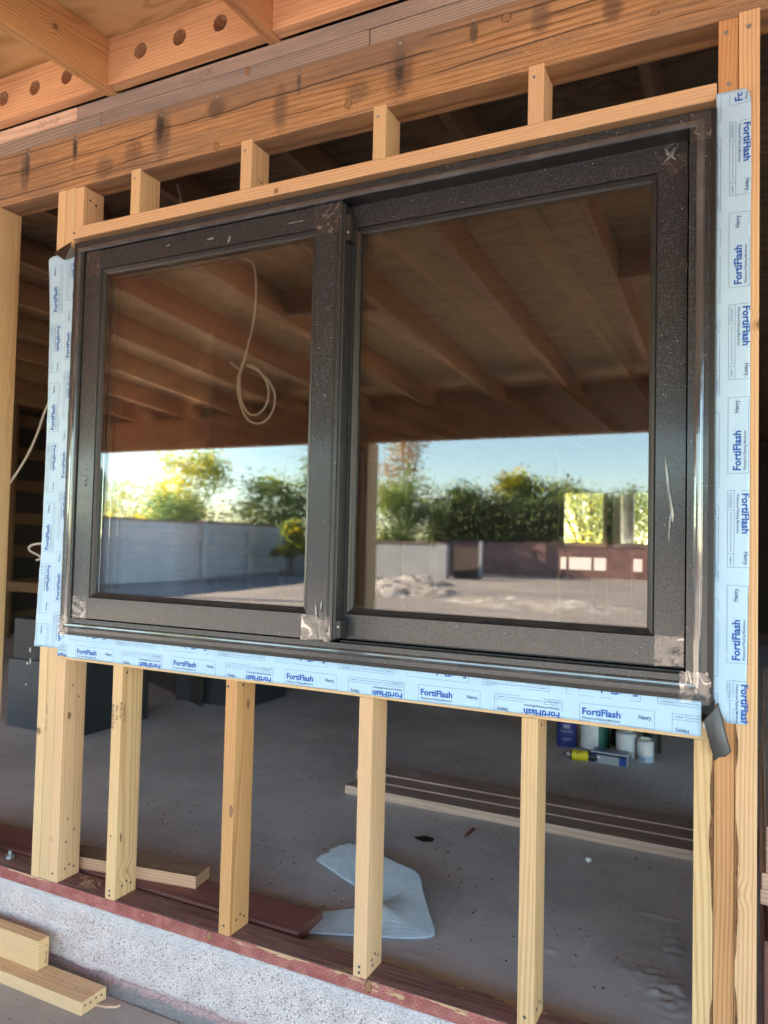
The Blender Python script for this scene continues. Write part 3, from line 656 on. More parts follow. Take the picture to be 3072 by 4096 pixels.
# ================================================================ FLASHING with print
_tc = {}
def textpoly(body, offset=0.0):
    k = (body, offset)
    if k in _tc: return _tc[k]
    cu = bpy.data.curves.new('txt', 'FONT'); cu.body = body; cu.size = 1; cu.resolution_u = 2; cu.offset = offset
    o = bpy.data.objects.new('txt', cu); COL.objects.link(o); dg = bpy.context.evaluated_depsgraph_get()
    me = bpy.data.meshes.new_from_object(o.evaluated_get(dg)); bpy.data.objects.remove(o)
    v = [(p.co.x, p.co.y) for p in me.vertices]; fcs = [tuple(p.vertices) for p in me.polygons]
    x0 = min(a[0] for a in v); x1 = max(a[0] for a in v); v = [((a-x0)/(x1-x0), b) for a, b in v]
    _tc[k] = (v, fcs, x1-x0); return _tc[k]
CAP = .73
def cell(inv=False):
    """printed cell, returns [(verts, faces, material_index)] in cell coordinates: u right, d down, width .161, height .052"""
    out = []
    def t(body, u, d, wd, cap, mi, off=0):
        v, fcs, _ = textpoly(body, off); out.append(([(u+a*wd, d-b*cap/CAP) for a, b in v], fcs, mi))
    def ln(u0, d0, u1, d1, th=.0006): 
        if u0 == u1: q = [(u0-th/2, d0), (u0+th/2, d0), (u0+th/2, d1), (u0-th/2, d1)]
        else: q = [(u0, d0-th/2), (u1, d0-th/2), (u1, d0+th/2), (u0, d0+th/2)]
        out.append((q, [(0, 1, 2, 3)], 1))
    t('FortiFlash', .006, .0245, .084, .0152, 0, .034); t('®', .0915, .0150, .0025, .003, 0)
    t('Waterproof Flashing Membrane', .006, .0345, .084, .0052, 1, .014)
    t('Henry.', .128, .0205, .028, .0090, 1, .022)
    for a in ((0, 0, .161, 0), (0, .052, .161, .052), (0, 0, 0, .052), (.161, 0, .161, .052), (0, .0395, .161, .0395), (.041, .0395, .041, .052), (.133, .0395, .133, .052)): ln(*a)
    t('15 YEAR WARRANTY', .004, .0478, .034, .0034, 1, .01); t('See website for details', .006, .0509, .03, .0014, 1); t('Printed in USA', .012, .0425, .016, .0014, 1)
    t('PLEASE SEE INSTALLATION GUIDE FOR INSTRUCTIONS AND LIMITATIONS', .045, .0468, .084, .0022, 1, .005); t('AAMA711', .138, .0472, .019, .0032, 1, .008)
    if inv: out = [([(.161-a, .052-b) for a, b in v], fcs, mi) for v, fcs, mi in out]
    return out
CU, CI = cell(), cell(True)
def strip_print(name, cells, to_world, clips, parent):
    """cells: (u, d, inverted) ; clips: list of half planes (u,d)-> keep a*u+b*d<=c"""
    bm = bmesh.new()
    for u, d, inv in cells:
        for v, fcs, mi in (CI if inv else CU):
            bv = [bm.verts.new((u+a, d+b, 0)) for a, b in v]
            for fc in fcs:
                try: x = bm.faces.new([bv[i] for i in fc]); x.material_index = mi
                except ValueError: pass
    for a, b, c in clips:
        n = Vector((a, b, 0)).normalized(); p = n*(c/Vector((a, b, 0)).length)
        bmesh.ops.bisect_plane(bm, geom=list(bm.verts)+list(bm.edges)+list(bm.faces), plane_co=p, plane_no=n, clear_outer=True)
    for v in bm.verts: v.co = to_world(v.co.x, v.co.y, .0011)
    bmesh.ops.recalc_face_normals(bm, faces=bm.faces)
    me = frombm(bm, name); me.materials.append(MAT['blue_ink']); me.materials.append(MAT['navy_ink'])
    return mobj(name, me, None, None, parent)
def membrane(name, outline, to_world, label, back=True):
    """grid sheet between two edge functions: outline(t)->(u, d0, d1)"""
    n, m = 160, 14; vs = []; fs = []
    for i in range(n+1):
        u, d0, d1 = outline(i/n)
        for j in range(m+1): vs.append(tuple(to_world(u, d0+(d1-d0)*j/m, 0)))
    for i in range(n):
        for j in range(m):
            a = i*(m+1)+j; fs.append((a, a+m+1, a+m+2, a+1))
    me = bpy.data.meshes.new(name); me.from_pydata(vs, [], fs); me.update()
    o = mobj(name, me, None, MEMB, None, True)
    md = o.modifiers.new('thick', 'SOLIDIFY'); md.thickness = .0012; md.offset = 0
    return tag(o, label, 'flashing')
def wv(u, d, k): return .0012*noise.noise(Vector((u*22, d*22, k)))+.0006*noise.noise(Vector((u*60, d*60, k)))
for p_ in PENCIL: pencil(*p_, bmw)
s = NT('knot'); P = s.obj(); rr_ = s.math('ADD', s.vm('LENGTH', P), s.math('MULTIPLY', s.noise(P, 1.6, 3), .35))
k_ = s.math('POWER', s.math('MULTIPLY_ADD', s.math('SINE', s.math('MULTIPLY', rr_, 22.)), .5, .5), 1.5)
s.bsdf(s.mix(s.ss(rr_, .95, 1.12), s.mix(k_, (.38, .20, .10), (.17, .075, .035)), (.05, .025, .015)), .6, s.bump(k_, .3, .002), .3); KNOT = s.m
def knot(org, n, rx, rz, parent):
    vs = [(0, 0, -.10)]+[(math.cos(a*.314)*(1+.1*math.sin(a*2.7)), math.sin(a*.314)*(1+.1*math.sin(a*1.3)), 0) for a in range(20)]; fs = [(0, 1+i, 1+(i+1) % 20) for i in range(20)]
    rot = Matrix.Rotation(R(90), 4, 'X') if n == '-y' else Matrix.Rotation(R(90), 4, 'Y') @ Matrix.Rotation(R(90), 4, 'Z')
    pydata('knot', vs, fs, KNOT, Matrix.Translation(org) @ rot @ Matrix.Diagonal((rx, rz, .004, 1)), parent, True)
for px, py, rx, rz in ((551, 583, .013, .011), (866, 585, .011, .012), (1393, 417, .012, .013), (97, 762, .010, .010), (292, 668, .008, .008), (2025, 71, .013, .012), (2619, 53, .010, .006), (1601, 367, .009, .006)):
    q = at0(px, py, -.001); knot((q.x, -.0018, q.z), '-y', rx, rz, bmw)
q = at0(1105, 764, -.004); knot((q.x, -.0048, q.z), '-y', .007, .008, hp)
q = at0(991, 285); knot((q.x, -.0006, q.z), '-y', .010, .012, bmw)
knot((XL+.0393, .024, .525), '+x', .007, .011, t1); knot((-.4297+.0393, .055, .635), '+x', .007, .013, SX[-.4297]); knot((-.4297+.032, -.0007, .345), '-y', .006, .016, SX[-.4297])
knot((-.8632+.016, -.0007, .19), '-y', .003, .004, SX[-.8632]); knot((-.8632+.0393, .018, .185), '+x', .004, .014, SX[-.8632]); knot((-1.39, -.1387, -.245), '-y', .008, .006, WF) if 0 else None
knot((-.46, -.0007, -.014), '-y', .010, .013, ms); knot((.045, -.0007, -.016), '-y', .010, .015, ms)
# bottom strip : u = X, d = -Z
tb = lambda u, d, o: Vector((u, -.0035-o-wv(u, d, 1), -d))
def ob(t):
    u = -1.105+t*(.819+1.105); return u, -.80, -.7165+.0012*math.sin(u*9)+(.0 if t > .02 else -.004)
fbm = membrane('flashing_strip', ob, tb, 'pale blue printed flashing strip running along the sill under the window')
per = .3967; cells = []
for k in range(-1, 6):
    u0 = -1.022-per+k*per; cells += [(u0, -.758, False), (u0+.197, -.7575, True), (u0+.197-.03, -.758-.069, False), (u0-.03, -.758-.069, True)]
strip_print('printed_lettering', cells, tb, [(-1, 0, 1.103), (1, 0, .818), (0, 1, -.7172), (0, -1, .799)], fbm)
# right strip : text turned, u = Z, d = X
tr_ = lambda u, d, o: Vector((d, -.0065-o-wv(u, d, 2)-.004*max(0, (u-1.98)/.12)**2, u))
def orr(t):
    u = .751+t*(2.098-.751); e = .9035+.0060*min(1, (u-.75)/.35)+.001*noise.noise(Vector((u*6, 0, 0)))-.012*max(0, (u-2.07)/.028)**2
    lo_ = .8415 if u > .80 else .8415+.026*(.80-u)/.05
    return u, lo_, e
frm = membrane('flashing_strip', orr, tr_, 'white printed flashing strip standing upright right of the window, over two studs')
cells = []
for k in range(-2, 5):
    u0 = 1.273+k*per; cells += [(u0, .868, False), (u0+.199, .868, True), (u0+.199-.03, .868-.069, False), (u0-.03, .868-.069, True)]
strip_print('printed_lettering', cells, tr_, [(-1, 0, -.753), (1, 0, 2.090), (0, 1, .9088), (0, -1, -.8425)], frm)
# left strip
def tlw(u, d, o):
    lift = .006*max(0, (-1.165-d)/.05)**1.5 + .010*max(0, (u-1.85)/.2)**2*max(0, (-1.11-d)/.1)
    d += .017*max(0, 1-((u-1.4)/.65)**2)*min(1, max(0, (-1.10-d)/.08))
    return Vector((d, -.0045-o-wv(u, d, 3)-lift, u))
def ol(t):
    u = .742+t*(2.040-.742); e = -1.2065-.003*noise.noise(Vector((u*5, 3, 0)))
    rr = -1.072
    if u > 2.015: rr = -1.075-.05*(u-2.015)/.025
    if u < .79: rr = -1.085
    if u > 2.025: e += .02*((u-2.025)/.015)**2
    return u, e, rr
flm = membrane('flashing_strip', ol, tlw, 'white printed flashing strip hanging loose at the left edge of the window')
cells = []
for k in range(-2, 5):
    u0 = 1.053+k*per-.0; cells += [(u0, -1.200, False), (u0-.1995, -1.202, True), (u0-.16, -1.131, False), (u0-.16+.199, -1.131, True)]
strip_print('printed_lettering', cells, tlw, [(-1, 0, -.744), (1, 0, 2.010), (0, 1, -1.074), (0, -1, 1.2045)], flm)
# folded-over tacky corner (top left) and the torn black release strip (bottom right)
fc = pydata('folded_corner', [(-1.190, -.016, 2.048), (-1.105, -.012, 2.078), (-1.100, -.02, 2.060), (-1.124, -.022, 2.014), (-1.16, -.020, 2.036), (-1.09, -.004, 2.03)],
    [(0, 4, 1), (4, 2, 1), (4, 3, 2), (3, 5, 2)], TACK, parent=flm)
vs = []; fs = []; n, m = 26, 8
A0, A1 = Vector((.853, -.020, .794)), Vector((.826, -.012, .752)); 
for i in range(n+1):
    t = i/n
    pl = Vector((.826, -.014, .752)).lerp(Vector((.846, -.024, .676)), t); pr = Vector((.852, -.016, .793)).lerp(Vector((.877, -.020, .695)), t)
    for j in range(m+1):
        q = pl.lerp(pr, j/m); q.y -= .010*math.sin(math.pi*j/m)*(1-.5*t)+.004*math.sin(t*3); q.z += .002*math.sin(j*1.1+t*5)*(t > .95); vs.append(tuple(q))
for i in range(n):
    for j in range(m):
        a = i*(m+1)+j; fs.append((a, a+1, a+m+2, a+m+1))
o = pydata('torn_black_strip', vs, fs, MAT['black_rubber_strip'], smooth=True); md = o.modifiers.new('t', 'SOLIDIFY'); md.thickness = .0014
tag(o, 'torn black membrane flap hanging from the bottom right corner of the window', 'membrane flap')

# ================================================================ LOOSE THINGS NEAR THE SILL
o = board('old_sill_board', -2.9, -.237, .108, .250, -.0385, -.001, REDL, ax='x', bev=.006, extra=Matrix.Rotation(R(.15), 4, 'Z'))
tag(o, 'weathered dark red board lying inside the wall just behind the mudsill', 'board')
o = mobj('board_offcut', boxmesh(.52, .086, .0385, .0015), Matrix.Translation((-.925, .181, .0195)) @ Matrix.Rotation(math.atan2(.067, .421), 4, 'Z'), OFFCUT)
tag(o, 'short brown board offcut lying on the old red board behind the left studs', 'board offcut')
o = board('patio_board', -2.2, -.797, -.138, -.046, -.2595, -.222, PINE, ax='x', bev=.002); tag(o, 'long pale board lying flat on the patio floor at bottom left', 'board')
for i in range(4): nail(-.7965, -.125+.02*i, -.235-.002*(i % 2), '+x', o, True, .8)
o = board('patio_board', -2.1, -1.0375, -.090, -.049, -.2215, -.133, PINE2, ax='x', bev=.003); tag(o, 'pale board standing on edge on top of the flat board at bottom left', 'board')
stamp((7,), (-1.0371, -.055, -.145), (0, 0, -1), (0, -1, 0), o, .008, .008)
# anchor bolt in the mudsill
ab = empty('anchor_bolt', (-1.357, .052, 0), 'rusty anchor bolt with a square nut in the mudsill at the left edge', 'bolt')
simple('galvanised', (.35, .38, .40), .45, .5, .7, nscale=80)
bm = bmesh.new(); bmesh.ops.create_cone(bm, cap_ends=True, segments=6, radius1=.014, radius2=.014, depth=.012); mobj('nut', frombm(bm), Matrix.Translation((-1.357, .052, .008)), MAT['galvanised'], ab)
bm = bmesh.new(); bmesh.ops.create_cone(bm, cap_ends=True, segments=14, radius1=.0065, radius2=.006, depth=.03); mobj('bolt_shank', frombm(bm), Matrix.Translation((-1.357, .052, .014)), MAT['galvanised'], ab)
# wood shavings
vs = []; fs = []
for k in range(42):
    c0 = Vector((-.975+random.gauss(0, .022), .045+random.gauss(0, .014), .002)); a = random.uniform(0, 6.3); L = random.uniform(.006, .03); wd = random.uniform(.001, .004)
    d = Vector((math.cos(a), math.sin(a), 0)); e = Vector((-d.y, d.x, 0)); i = len(vs); h0, h1 = random.uniform(0, .008), random.uniform(0, .008)
    vs += [tuple(c0-d*L/2+e*wd+Vector((0, 0, h0))), tuple(c0-d*L/2-e*wd+Vector((0, 0, h0))), tuple(c0+d*L/2-e*wd*.3+Vector((0, 0, h1))), tuple(c0+d*L/2+e*wd*.3+Vector((0, 0, h1)))]; fs.append((i, i+1, i+2, i+3))
tag(pydata('wood_shavings', vs, fs, PALEL), 'pale wood splinters on the red mudsill between the left studs', 'shavings', kind='stuff')
def chip(name, pts, z, h, mat, label, cat):
    n = len(pts); vs = [(x, y, z) for x, y in pts]+[(x*.96+sum(p[0] for p in pts)/n*.04, y*.96+sum(p[1] for p in pts)/n*.04, z+h) for x, y in pts]
    fs = [tuple(range(n, 2*n))]+[(i, (i+1) % n, n+(i+1) % n, n+i) for i in range(n)]
    return tag(pydata(name, vs, fs, mat), label, cat)
chip('wood_splinter', [(-.80, -.085), (-.77, -.062), (-.735, -.05), (-.738, -.062), (-.765, -.078)], -.2598, .006, PALEL, 'thin wood splinter on the patio floor beside the flat board', 'splinter')
chip('dark_stain_scrap', [(-.265, 1.0), (-.23, 1.035), (-.19, 1.025), (-.185, .99), (-.22, .975), (-.25, .985)], -.0398, .002, MAT['black_gasket'], 'small dark scrap lying on the concrete between the middle studs', 'scrap')
chip('wood_stick', [(-.092, 1.09), (-.086, 1.09), (-.080, 1.19), (-.094, 1.19)], -.0398, .008, REDL, 'tiny brown stick on the floor before the long boards', 'stick')
bm = bmesh.new(); bmesh.ops.create_icosphere(bm, subdivisions=2, radius=.013)
for v in bm.verts: v.co.z *= .6; v.co *= 1+.15*noise.noise(v.co*80)
simple('white_putty', (.75, .75, .74), .6); tag(mobj('putty_lump', frombm(bm), Matrix.Translation((.384, 1.109, -.033)), MAT['white_putty'], smooth=True), 'small white putty lump on the floor in front of the long boards', 'putty')
# debris crumbs
vs = []; fs = []
for k in range(1500):
    X, Y = random.uniform(-1.5, .8), random.uniform(.28, 2.2); r_ = random.choice((.0008, .001, .0012, .0018, .0025, .004)); i = len(vs)
    for a in range(5): vs.append((X+r_*math.cos(a*1.256)*random.uniform(.6, 1.4), Y+r_*math.sin(a*1.256)*random.uniform(.6, 1.4), -.0388))
    vs.append((X, Y, -.0388+r_)); fs += [(i+a, i+(a+1) % 5, i+5) for a in range(5)]
tag(pydata('floor_debris', vs, fs, MAT['bark']), 'dark crumbs and grit scattered over the interior concrete', 'debris', kind='stuff')
vs = []; fs = []
for k in range(260):
    X, Y = random.uniform(-1.9, -.3), random.uniform(-.55, -.05)
    if Y > -.15 and X < -.79: Zb = -.2215; X = random.uniform(-1.3, -.82)
    else: Zb = -.2595
    r_ = random.choice((.001, .0015, .0022)); i = len(vs)
    for a in range(5): vs.append((X+r_*math.cos(a*1.256)*random.uniform(.6, 1.4), Y+r_*math.sin(a*1.256), Zb))
    vs.append((X, Y, Zb+r_)); fs += [(i+a, i+(a+1) % 5, i+5) for a in range(5)]
tag(pydata('patio_debris', vs, fs, MAT['bark']), 'grit and specks on the patio floor and the flat board at bottom left', 'debris', kind='stuff')

# blue sill-sealer foam strip, twisted
s = NT('blue_foam'); P = s.obj(); uvn = s.n('ShaderNodeAttribute', attribute_name='rib'); rb = s.math('SINE', s.math('MULTIPLY', uvn.outputs['Fac'], 190.))
s.bsdf(s.mix(s.ss(s.noise(P, 30, 3), .3, .7), (.62, .73, .80), (.52, .64, .72)), .6, s.bump(s.math('ADD', rb, s.noise(P, 200, 2)), .35, .003), .3); FOAM = s.m
def foam():
    # centre line stations: (left edge point, right edge point)
    st_ = [((-.493, .630, -.030), (-.455, .83, .012)), ((-.40, .573, -.036), (-.36, .79, .045)), ((-.25, .50, -.036), (-.20, .75, .045)), ((-.104, .433, -.036), (-.115, .70, .04)),
           ((-.02, .40, .0), (-.055, .64, .03)), ((.04, .375, .05), (.0, .575, .01)), ((.03, .33, .062), (.075, .44, -.02)), ((-.03, .31, .045), (.092, .355, -.037)), ((-.10, .31, .02), (.03, .29, -.037)), ((-.17, .30, -.004), (-.07, .245, -.037)), ((-.255, .30, -.02), (-.22, .18, -.037)), ((-.32, .31, -.03), (-.33, .17, -.037))]
    # measured silhouette: strip leans back on its lower edge, turns over at the top corner, comes back to the left
    st_ = [((-.493, .630, -.037), (-.415, .735, .0)), ((-.36, .56, -.037), (-.28, .69, .006)), ((-.22, .49, -.037), (-.165, .645, .010)), ((-.115, .437, -.035), (-.078, .603, .012)),
           ((-.120, .428, -.026), (-.028, .525, -.003)), ((-.112, .41, -.012), (.030, .436, -.020)), ((-.108, .39, -.006), (.083, .352, -.037)), ((-.12, .37, .000), (.032, .300, -.038)), ((-.18, .345, -.018), (-.08, .242, -.033)), ((-.26, .304, -.030), (-.222, .178, -.030)), ((-.35, .27, -.036), (-.35, .15, -.038))]
    N = 70; m = 20; vs = []; rib = []
    def cr(k, t, side):
        g = lambda i: Vector(st_[max(0, min(len(st_)-1, i))][side]); p0, p1, p2, p3 = g(k-1), g(k), g(k+1), g(k+2)
        return .5*((2*p1)+(-p0+p2)*t+(2*p0-5*p1+4*p2-p3)*t*t+(-p0+3*p1-3*p2+p3)*t**3)
    for i in range(N+1):
        q = i/N*(len(st_)-1); k = min(int(q), len(st_)-2); t = q-k; a, b = cr(k, t, 0), cr(k, t, 1)
        for j in range(m+1):
            u = j/m; p = a.lerp(b, u); p.z += .012*math.sin(math.pi*u)*(.35 if q < 3.0 else .35 if q < 7 else .3)
            if i == 0: p.x -= .012*random.uniform(-1, 1)
            p.z = max(p.z, -.0385); vs.append(tuple(p)); rib.append(u*1.0)
    fs = [(i*(m+1)+j, i*(m+1)+j+1, (i+1)*(m+1)+j+1, (i+1)*(m+1)+j) for i in range(N) for j in range(m)]
    me = bpy.data.meshes.new('foam_strip'); me.from_pydata(vs, [], fs); at = me.attributes.new('rib', 'FLOAT', 'POINT')
    for i, v in enumerate(rib): at.data[i].value = v
    o = mobj('foam_strip', me, None, FOAM, None, True); md = o.modifiers.new('t', 'SOLIDIFY'); md.thickness = .004; return o
tag(foam(), 'curled pale blue foam strip lying on the concrete behind the fourth stud', 'foam strip')

# ================================================================ INSIDE: lumber, cans
for i, (y0, y1, xa, lb) in enumerate(((1.303, 1.403, -.747, 'front board of the three long boards lying on the floor'), (1.406, 1.507, -.742, 'middle board of the three long boards lying on the floor'), (1.510, 1.612, -.80, 'rear board of the three long boards lying on the floor'))):
    o = board('floor_board', xa, .895, y0, y1, -.0395, -.0015+.0045*i, [PALEL, OLDLUM, OLDLUM][0] if i == 9 else OLDLUM, ax='x', bev=.002, extra=Matrix.Rotation(R(-.5), 4, 'Z'))
    tag(o, lb, 'board', 'long boards lying on the interior floor')
simple('can_blue', (.015, .03, .16), .35); simple('can_white', (.62, .64, .66), .4, nscale=40, namt=.1); simple('can_metal', (.55, .55, .55), .28, .5, .9); simple('can_green', (.02, .11, .08), .4)
simple('can_yellow', (.75, .60, .03), .4); simple('can_black', (.02, .02, .022), .4); simple('label_grey', (.30, .31, .33), .5); simple('tin_blue', (.03, .07, .30), .3, .5, .3); simple('label_lilac', (.30, .28, .40), .4)
def cyl(name, r, z0, z1, mat, parent, mw, seg=40, prof=None):
    pr = prof or [(0, z0), (r, z0), (r, z1), (0, z1)]; vs = []; fs = []
    for (a, z) in pr:
        for k in range(seg): vs.append((a*math.cos(2*math.pi*k/seg), a*math.sin(2*math.pi*k/seg), z))
    for i in range(len(pr)-1):
        for k in range(seg): fs.append((i*seg+k, i*seg+(k+1) % seg, (i+1)*seg+(k+1) % seg, (i+1)*seg+k))
    return pydata(name, vs, fs, mat, mw, parent)
def arc(name, r, a0, a1, z0, z1, mat, parent, mw, seg=24):
    vs = []; fs = []
    for k in range(seg+1):
        a = a0+(a1-a0)*k/seg; vs += [(r*math.cos(a), r*math.sin(a), z0), (r*math.cos(a), r*math.sin(a), z1)]
    for k in range(seg): fs.append((k*2, k*2+2, k*2+3, k*2+1))
    return pydata(name, vs, fs, mat, mw, parent, True)
def arctext(body, r, a, z, wd, cap, mat, parent, mw, off=.01):
    v, fcs, _ = textpoly(body, off); pts = []
    for p, q in v: an = a+(p-.5)*wd/r; pts.append((r*math.cos(an), r*math.sin(an), z+q*cap/CAP))
    return pydata('label_lettering', pts, fcs, mat, mw, parent)
def can(x, y, r, h, mat, label, lab=None, rim=True, bail=False):
    e = empty('paint_can', (x, y, -.04), label, 'paint can'); mw = Matrix.Translation((x, y, -.04))
    cyl('can_body', r, 0, h, mat, e, mw, prof=[(0, 0), (r*.99, 0), (r*1.01, .002), (r*1.01, .005), (r, .007), (r, h-.008), (r*1.012, h-.006), (r*1.012, h), (r*.93, h), (r*.93, h-.005)])
    cyl('lid', r, 0, 0, MAT['can_metal'], e, mw, prof=[(r*1.013, h-.0055), (r*1.016, h+.001), (r*.95, h+.002), (r*.92, h-.003), (r*.84, h-.003), (r*.80, h+.001), (0, h+.001)])
    return e, mw
va = math.atan2(cy-2.65, cx-.0)  # direction of the camera seen from the cans
e, mw = can(-.040, 2.68, .057, .155, MAT['can_blue'], 'dark blue paint can standing leftmost in the row of cans on the floor')
arc('label_patch', .0573, va-.35, va+.28, .110, .130, MAT['label_lilac'], e, mw, 8); arctext('SuperPaint', .0576, va+.05, .085, .078, .016, MAT['label_grey'], e, mw); arctext('Interior Acrylic Latex', .0576, va, .048, .055, .006, MAT['can_white'], e, mw); arctext('Wall Paint', .0576, va, .040, .03, .004, MAT['can_white'], e, mw)
e, mw = can(.118, 2.70, .0795, .20, MAT['can_green'], 'large green paint can with a wide white paper label behind the lying tins')
arc('paper_label', .0799, va-2.15+.45, va+.18, .008, .185, MAT['can_white'], e, mw, 30)
for i in range(13): arctext('~ ---- --- ------ -- ----', .0802, va-.62, .17-.012*i, .085, .005, MAT['label_grey'], e, mw)
e, mw = can(.300, 2.62, .0545, .135, MAT['can_white'], 'white paint can with a closed metal lid, second from the right')
for i in range(8): arctext('------ --- ---- -- -----', .0549, va-.15, .10-.010*i, .06, .004, MAT['label_grey'], e, mw)
e, mw = can(.404, 2.59, .0425, .113, MAT['can_white'], 'smallest white paint can at the right end of the row')
arc('label_patch', .0428, va-.25, va+.65, .035, .085, simple('paper', (.72, .72, .68), .7), e, mw, 10); arc('blue_band', .0427, va-1.6, va+1.6, .0, .03, simple('pale_blue', (.35, .5, .65), .5), e, mw, 20); arctext('||||||||', .043, va-.35, .008, .02, .014, MAT['can_black'], e, mw)
e, mw = can(.415, 2.80, .05, .13, MAT['can_black'], 'dark paint can half hidden behind the small white can')
can(.25, 2.86, .07, .17, MAT['can_black'], 'dark brown paint can behind the green and white cans')
# spray can lying down
mw = Matrix.Translation((.022, 2.40, -.04+.027)) @ Matrix.Rotation(R(8), 4, 'Z') @ Matrix.Rotation(R(90), 4, 'Y')
e = empty('spray_can', (.08, 2.41, -.04), 'yellow and black spray can with a red straw lying on its side before the cans', 'spray can')
cyl('can_body', .027, 0, 0, MAT['can_black'], e, mw, prof=[(0, .0), (.010, .0), (.014, .006), (.024, .014), (.0265, .018), (.0265, .165), (.024, .168), (0, .168)])
cyl('yellow_label', .0268, .030, .100, MAT['can_yellow'], e, mw, prof=[(.0268, .028), (.0268, .112)]); cyl('metal_rim', .0275, .163, .169, MAT['can_metal'], e, mw, prof=[(.0262, .160), (.0275, .161), (.0275, .169), (.02, .170)])
cyl('metal_dome', .02, 0, .02, MAT['can_metal'], e, mw, prof=[(.012, .0), (.0145, .006), (.0245, .014), (.0268, .019)]); cyl('nozzle', .007, -.014, 0, MAT['can_black'], e, mw, prof=[(0, -.014), (.006, -.014), (.007, 0), (0, 0)])
for k, (b, a) in enumerate((('SILICONE', .2), ('LUBRICANT', -.25))):
    v, fcs, _ = textpoly(b, .01); pts = []
    for p, q in v: an = R(180)+a*1.0+(p-.5)*1.3+.35; pts.append((.0271*math.cos(an), .0271*math.sin(an), .07+k*.013-.01-q*.012/CAP+.004))
    pydata('label_lettering', pts, fcs, MAT['can_black'], mw, e)
tube('red_straw', [(.012, 2.395, -.012), (.0, 2.35, -.014), (-.015, 2.30, -.03), (-.022, 2.29, -.036)], .0013, simple('straw_red', (.25, .03, .03), .4), e)
# oblong thinner tin lying on its side
e = empty('solvent_tin', (.25, 2.43, -.04), 'oblong blue and silver metal tin lying on its side in front of the paint cans', 'tin')
mw = Matrix.Translation((.25, 2.445, -.04+.031)) @ Matrix.Rotation(R(-4), 4, 'Z')
mobj('tin_body', boxmesh(.195, .10, .062, .006), mw, MAT['can_metal'], e)
pydata('front_label', [(-.094, -.0506, -.026), (.05, -.0506, -.026), (.05, -.0506, .027), (-.094, -.0506, .027)], [(0, 1, 2, 3)], MAT['label_grey'], mw, e)
for a, b in ((-.094, -.070), (.05, .088)): pydata('blue_stripe', [(a, -.0510, -.026), (b, -.0510, -.026), (b, -.0510, .027), (a, -.0510, .027)], [(0, 1, 2, 3)], MAT['tin_blue'], mw, e)
pydata('blue_stripe', [(-.094, -.0510, .015), (.09, -.0510, .015), (.09, -.0510, .028), (-.094, -.0510, .028)], [(0, 1, 2, 3)], MAT['can_black'], mw, e)
pydata('top_label', [(-.094, -.046, .0316), (.085, -.046, .0316), (.085, .046, .0316), (-.094, .046, .0316)], [(0, 1, 2, 3)], MAT['label_lilac'], mw, e)
pydata('dark_band', [(-.094, -.046, .0319), (-.03, -.046, .0319), (-.03, .046, .0319), (-.094, .046, .0319)], [(0, 1, 2, 3)], MAT['tin_blue'], mw, e)

# dark panels at the left inside
s = NT('charcoal_panel'); P = s.pos(); n1 = s.noise(P, 3, 5, .6); sm = s.noise(s.vm('MULTIPLY', P, (14, 14, 3)), 1, 5, .7)
c = s.mix(s.ss(n1, .3, .7), (.028, .031, .036), (.040, .043, .048)); c = s.mix(s.ss(sm, .63, .72, 0, .8), c, (.17, .16, .13)); s.bsdf(c, .55, s.bump(sm, .2, .003), .35); CHAR = s.m
simple('charcoal_plain', (.040, .045, .055), .5, nscale=3, namt=.25)
def at(px, py, Y):
    v = fw+(px-1536)/f*r2-(py-2048)/f*u2; t = (Y-cy)/v.y; return Vector((cx, cy, cz))+t*v
e = empty('dark_cabinet', (-2.9, 1.8, -.04), 'tall charcoal cabinet side with paint drips standing inside at the left', 'cabinet')
board('cabinet_panel', -3.09, -2.53, 1.36, 1.40, -.04, .36, MAT['charcoal_plain'], e, bev=.003)
boxes('cabinet_body', [(-3.09, -2.515, 1.402, 1.93, -.04, .60)], CHAR, e, .003)
boxes('cabinet_body', [(-3.08, -2.6, 1.38, 1.402, .36, .60)], CHAR, e, .002)
for (x, z, a, b) in ((-2.93, .42, .012, .03), (-2.90, .36, .010, .035), (-2.925, .345, .014, .016), (-2.93, .22, .008, .012)):
    pydata('paint_blot', [(x+a*math.cos(k*.785)*.5, 1.356 if z < .37 else 1.376, z+b*math.sin(k*.785)*.5) for k in range(8)], [tuple(range(8))[::-1]], MAT['white_putty'], parent=e)
e2 = empty('low_dark_box', (-2.2, 2.6, -.04), 'low dark box standing on the floor beyond the charcoal cabinet', 'box')
boxes('box_body', [(-2.75, -2.15, 2.45, 2.95, -.04, .46)], CHAR, e2, .003)
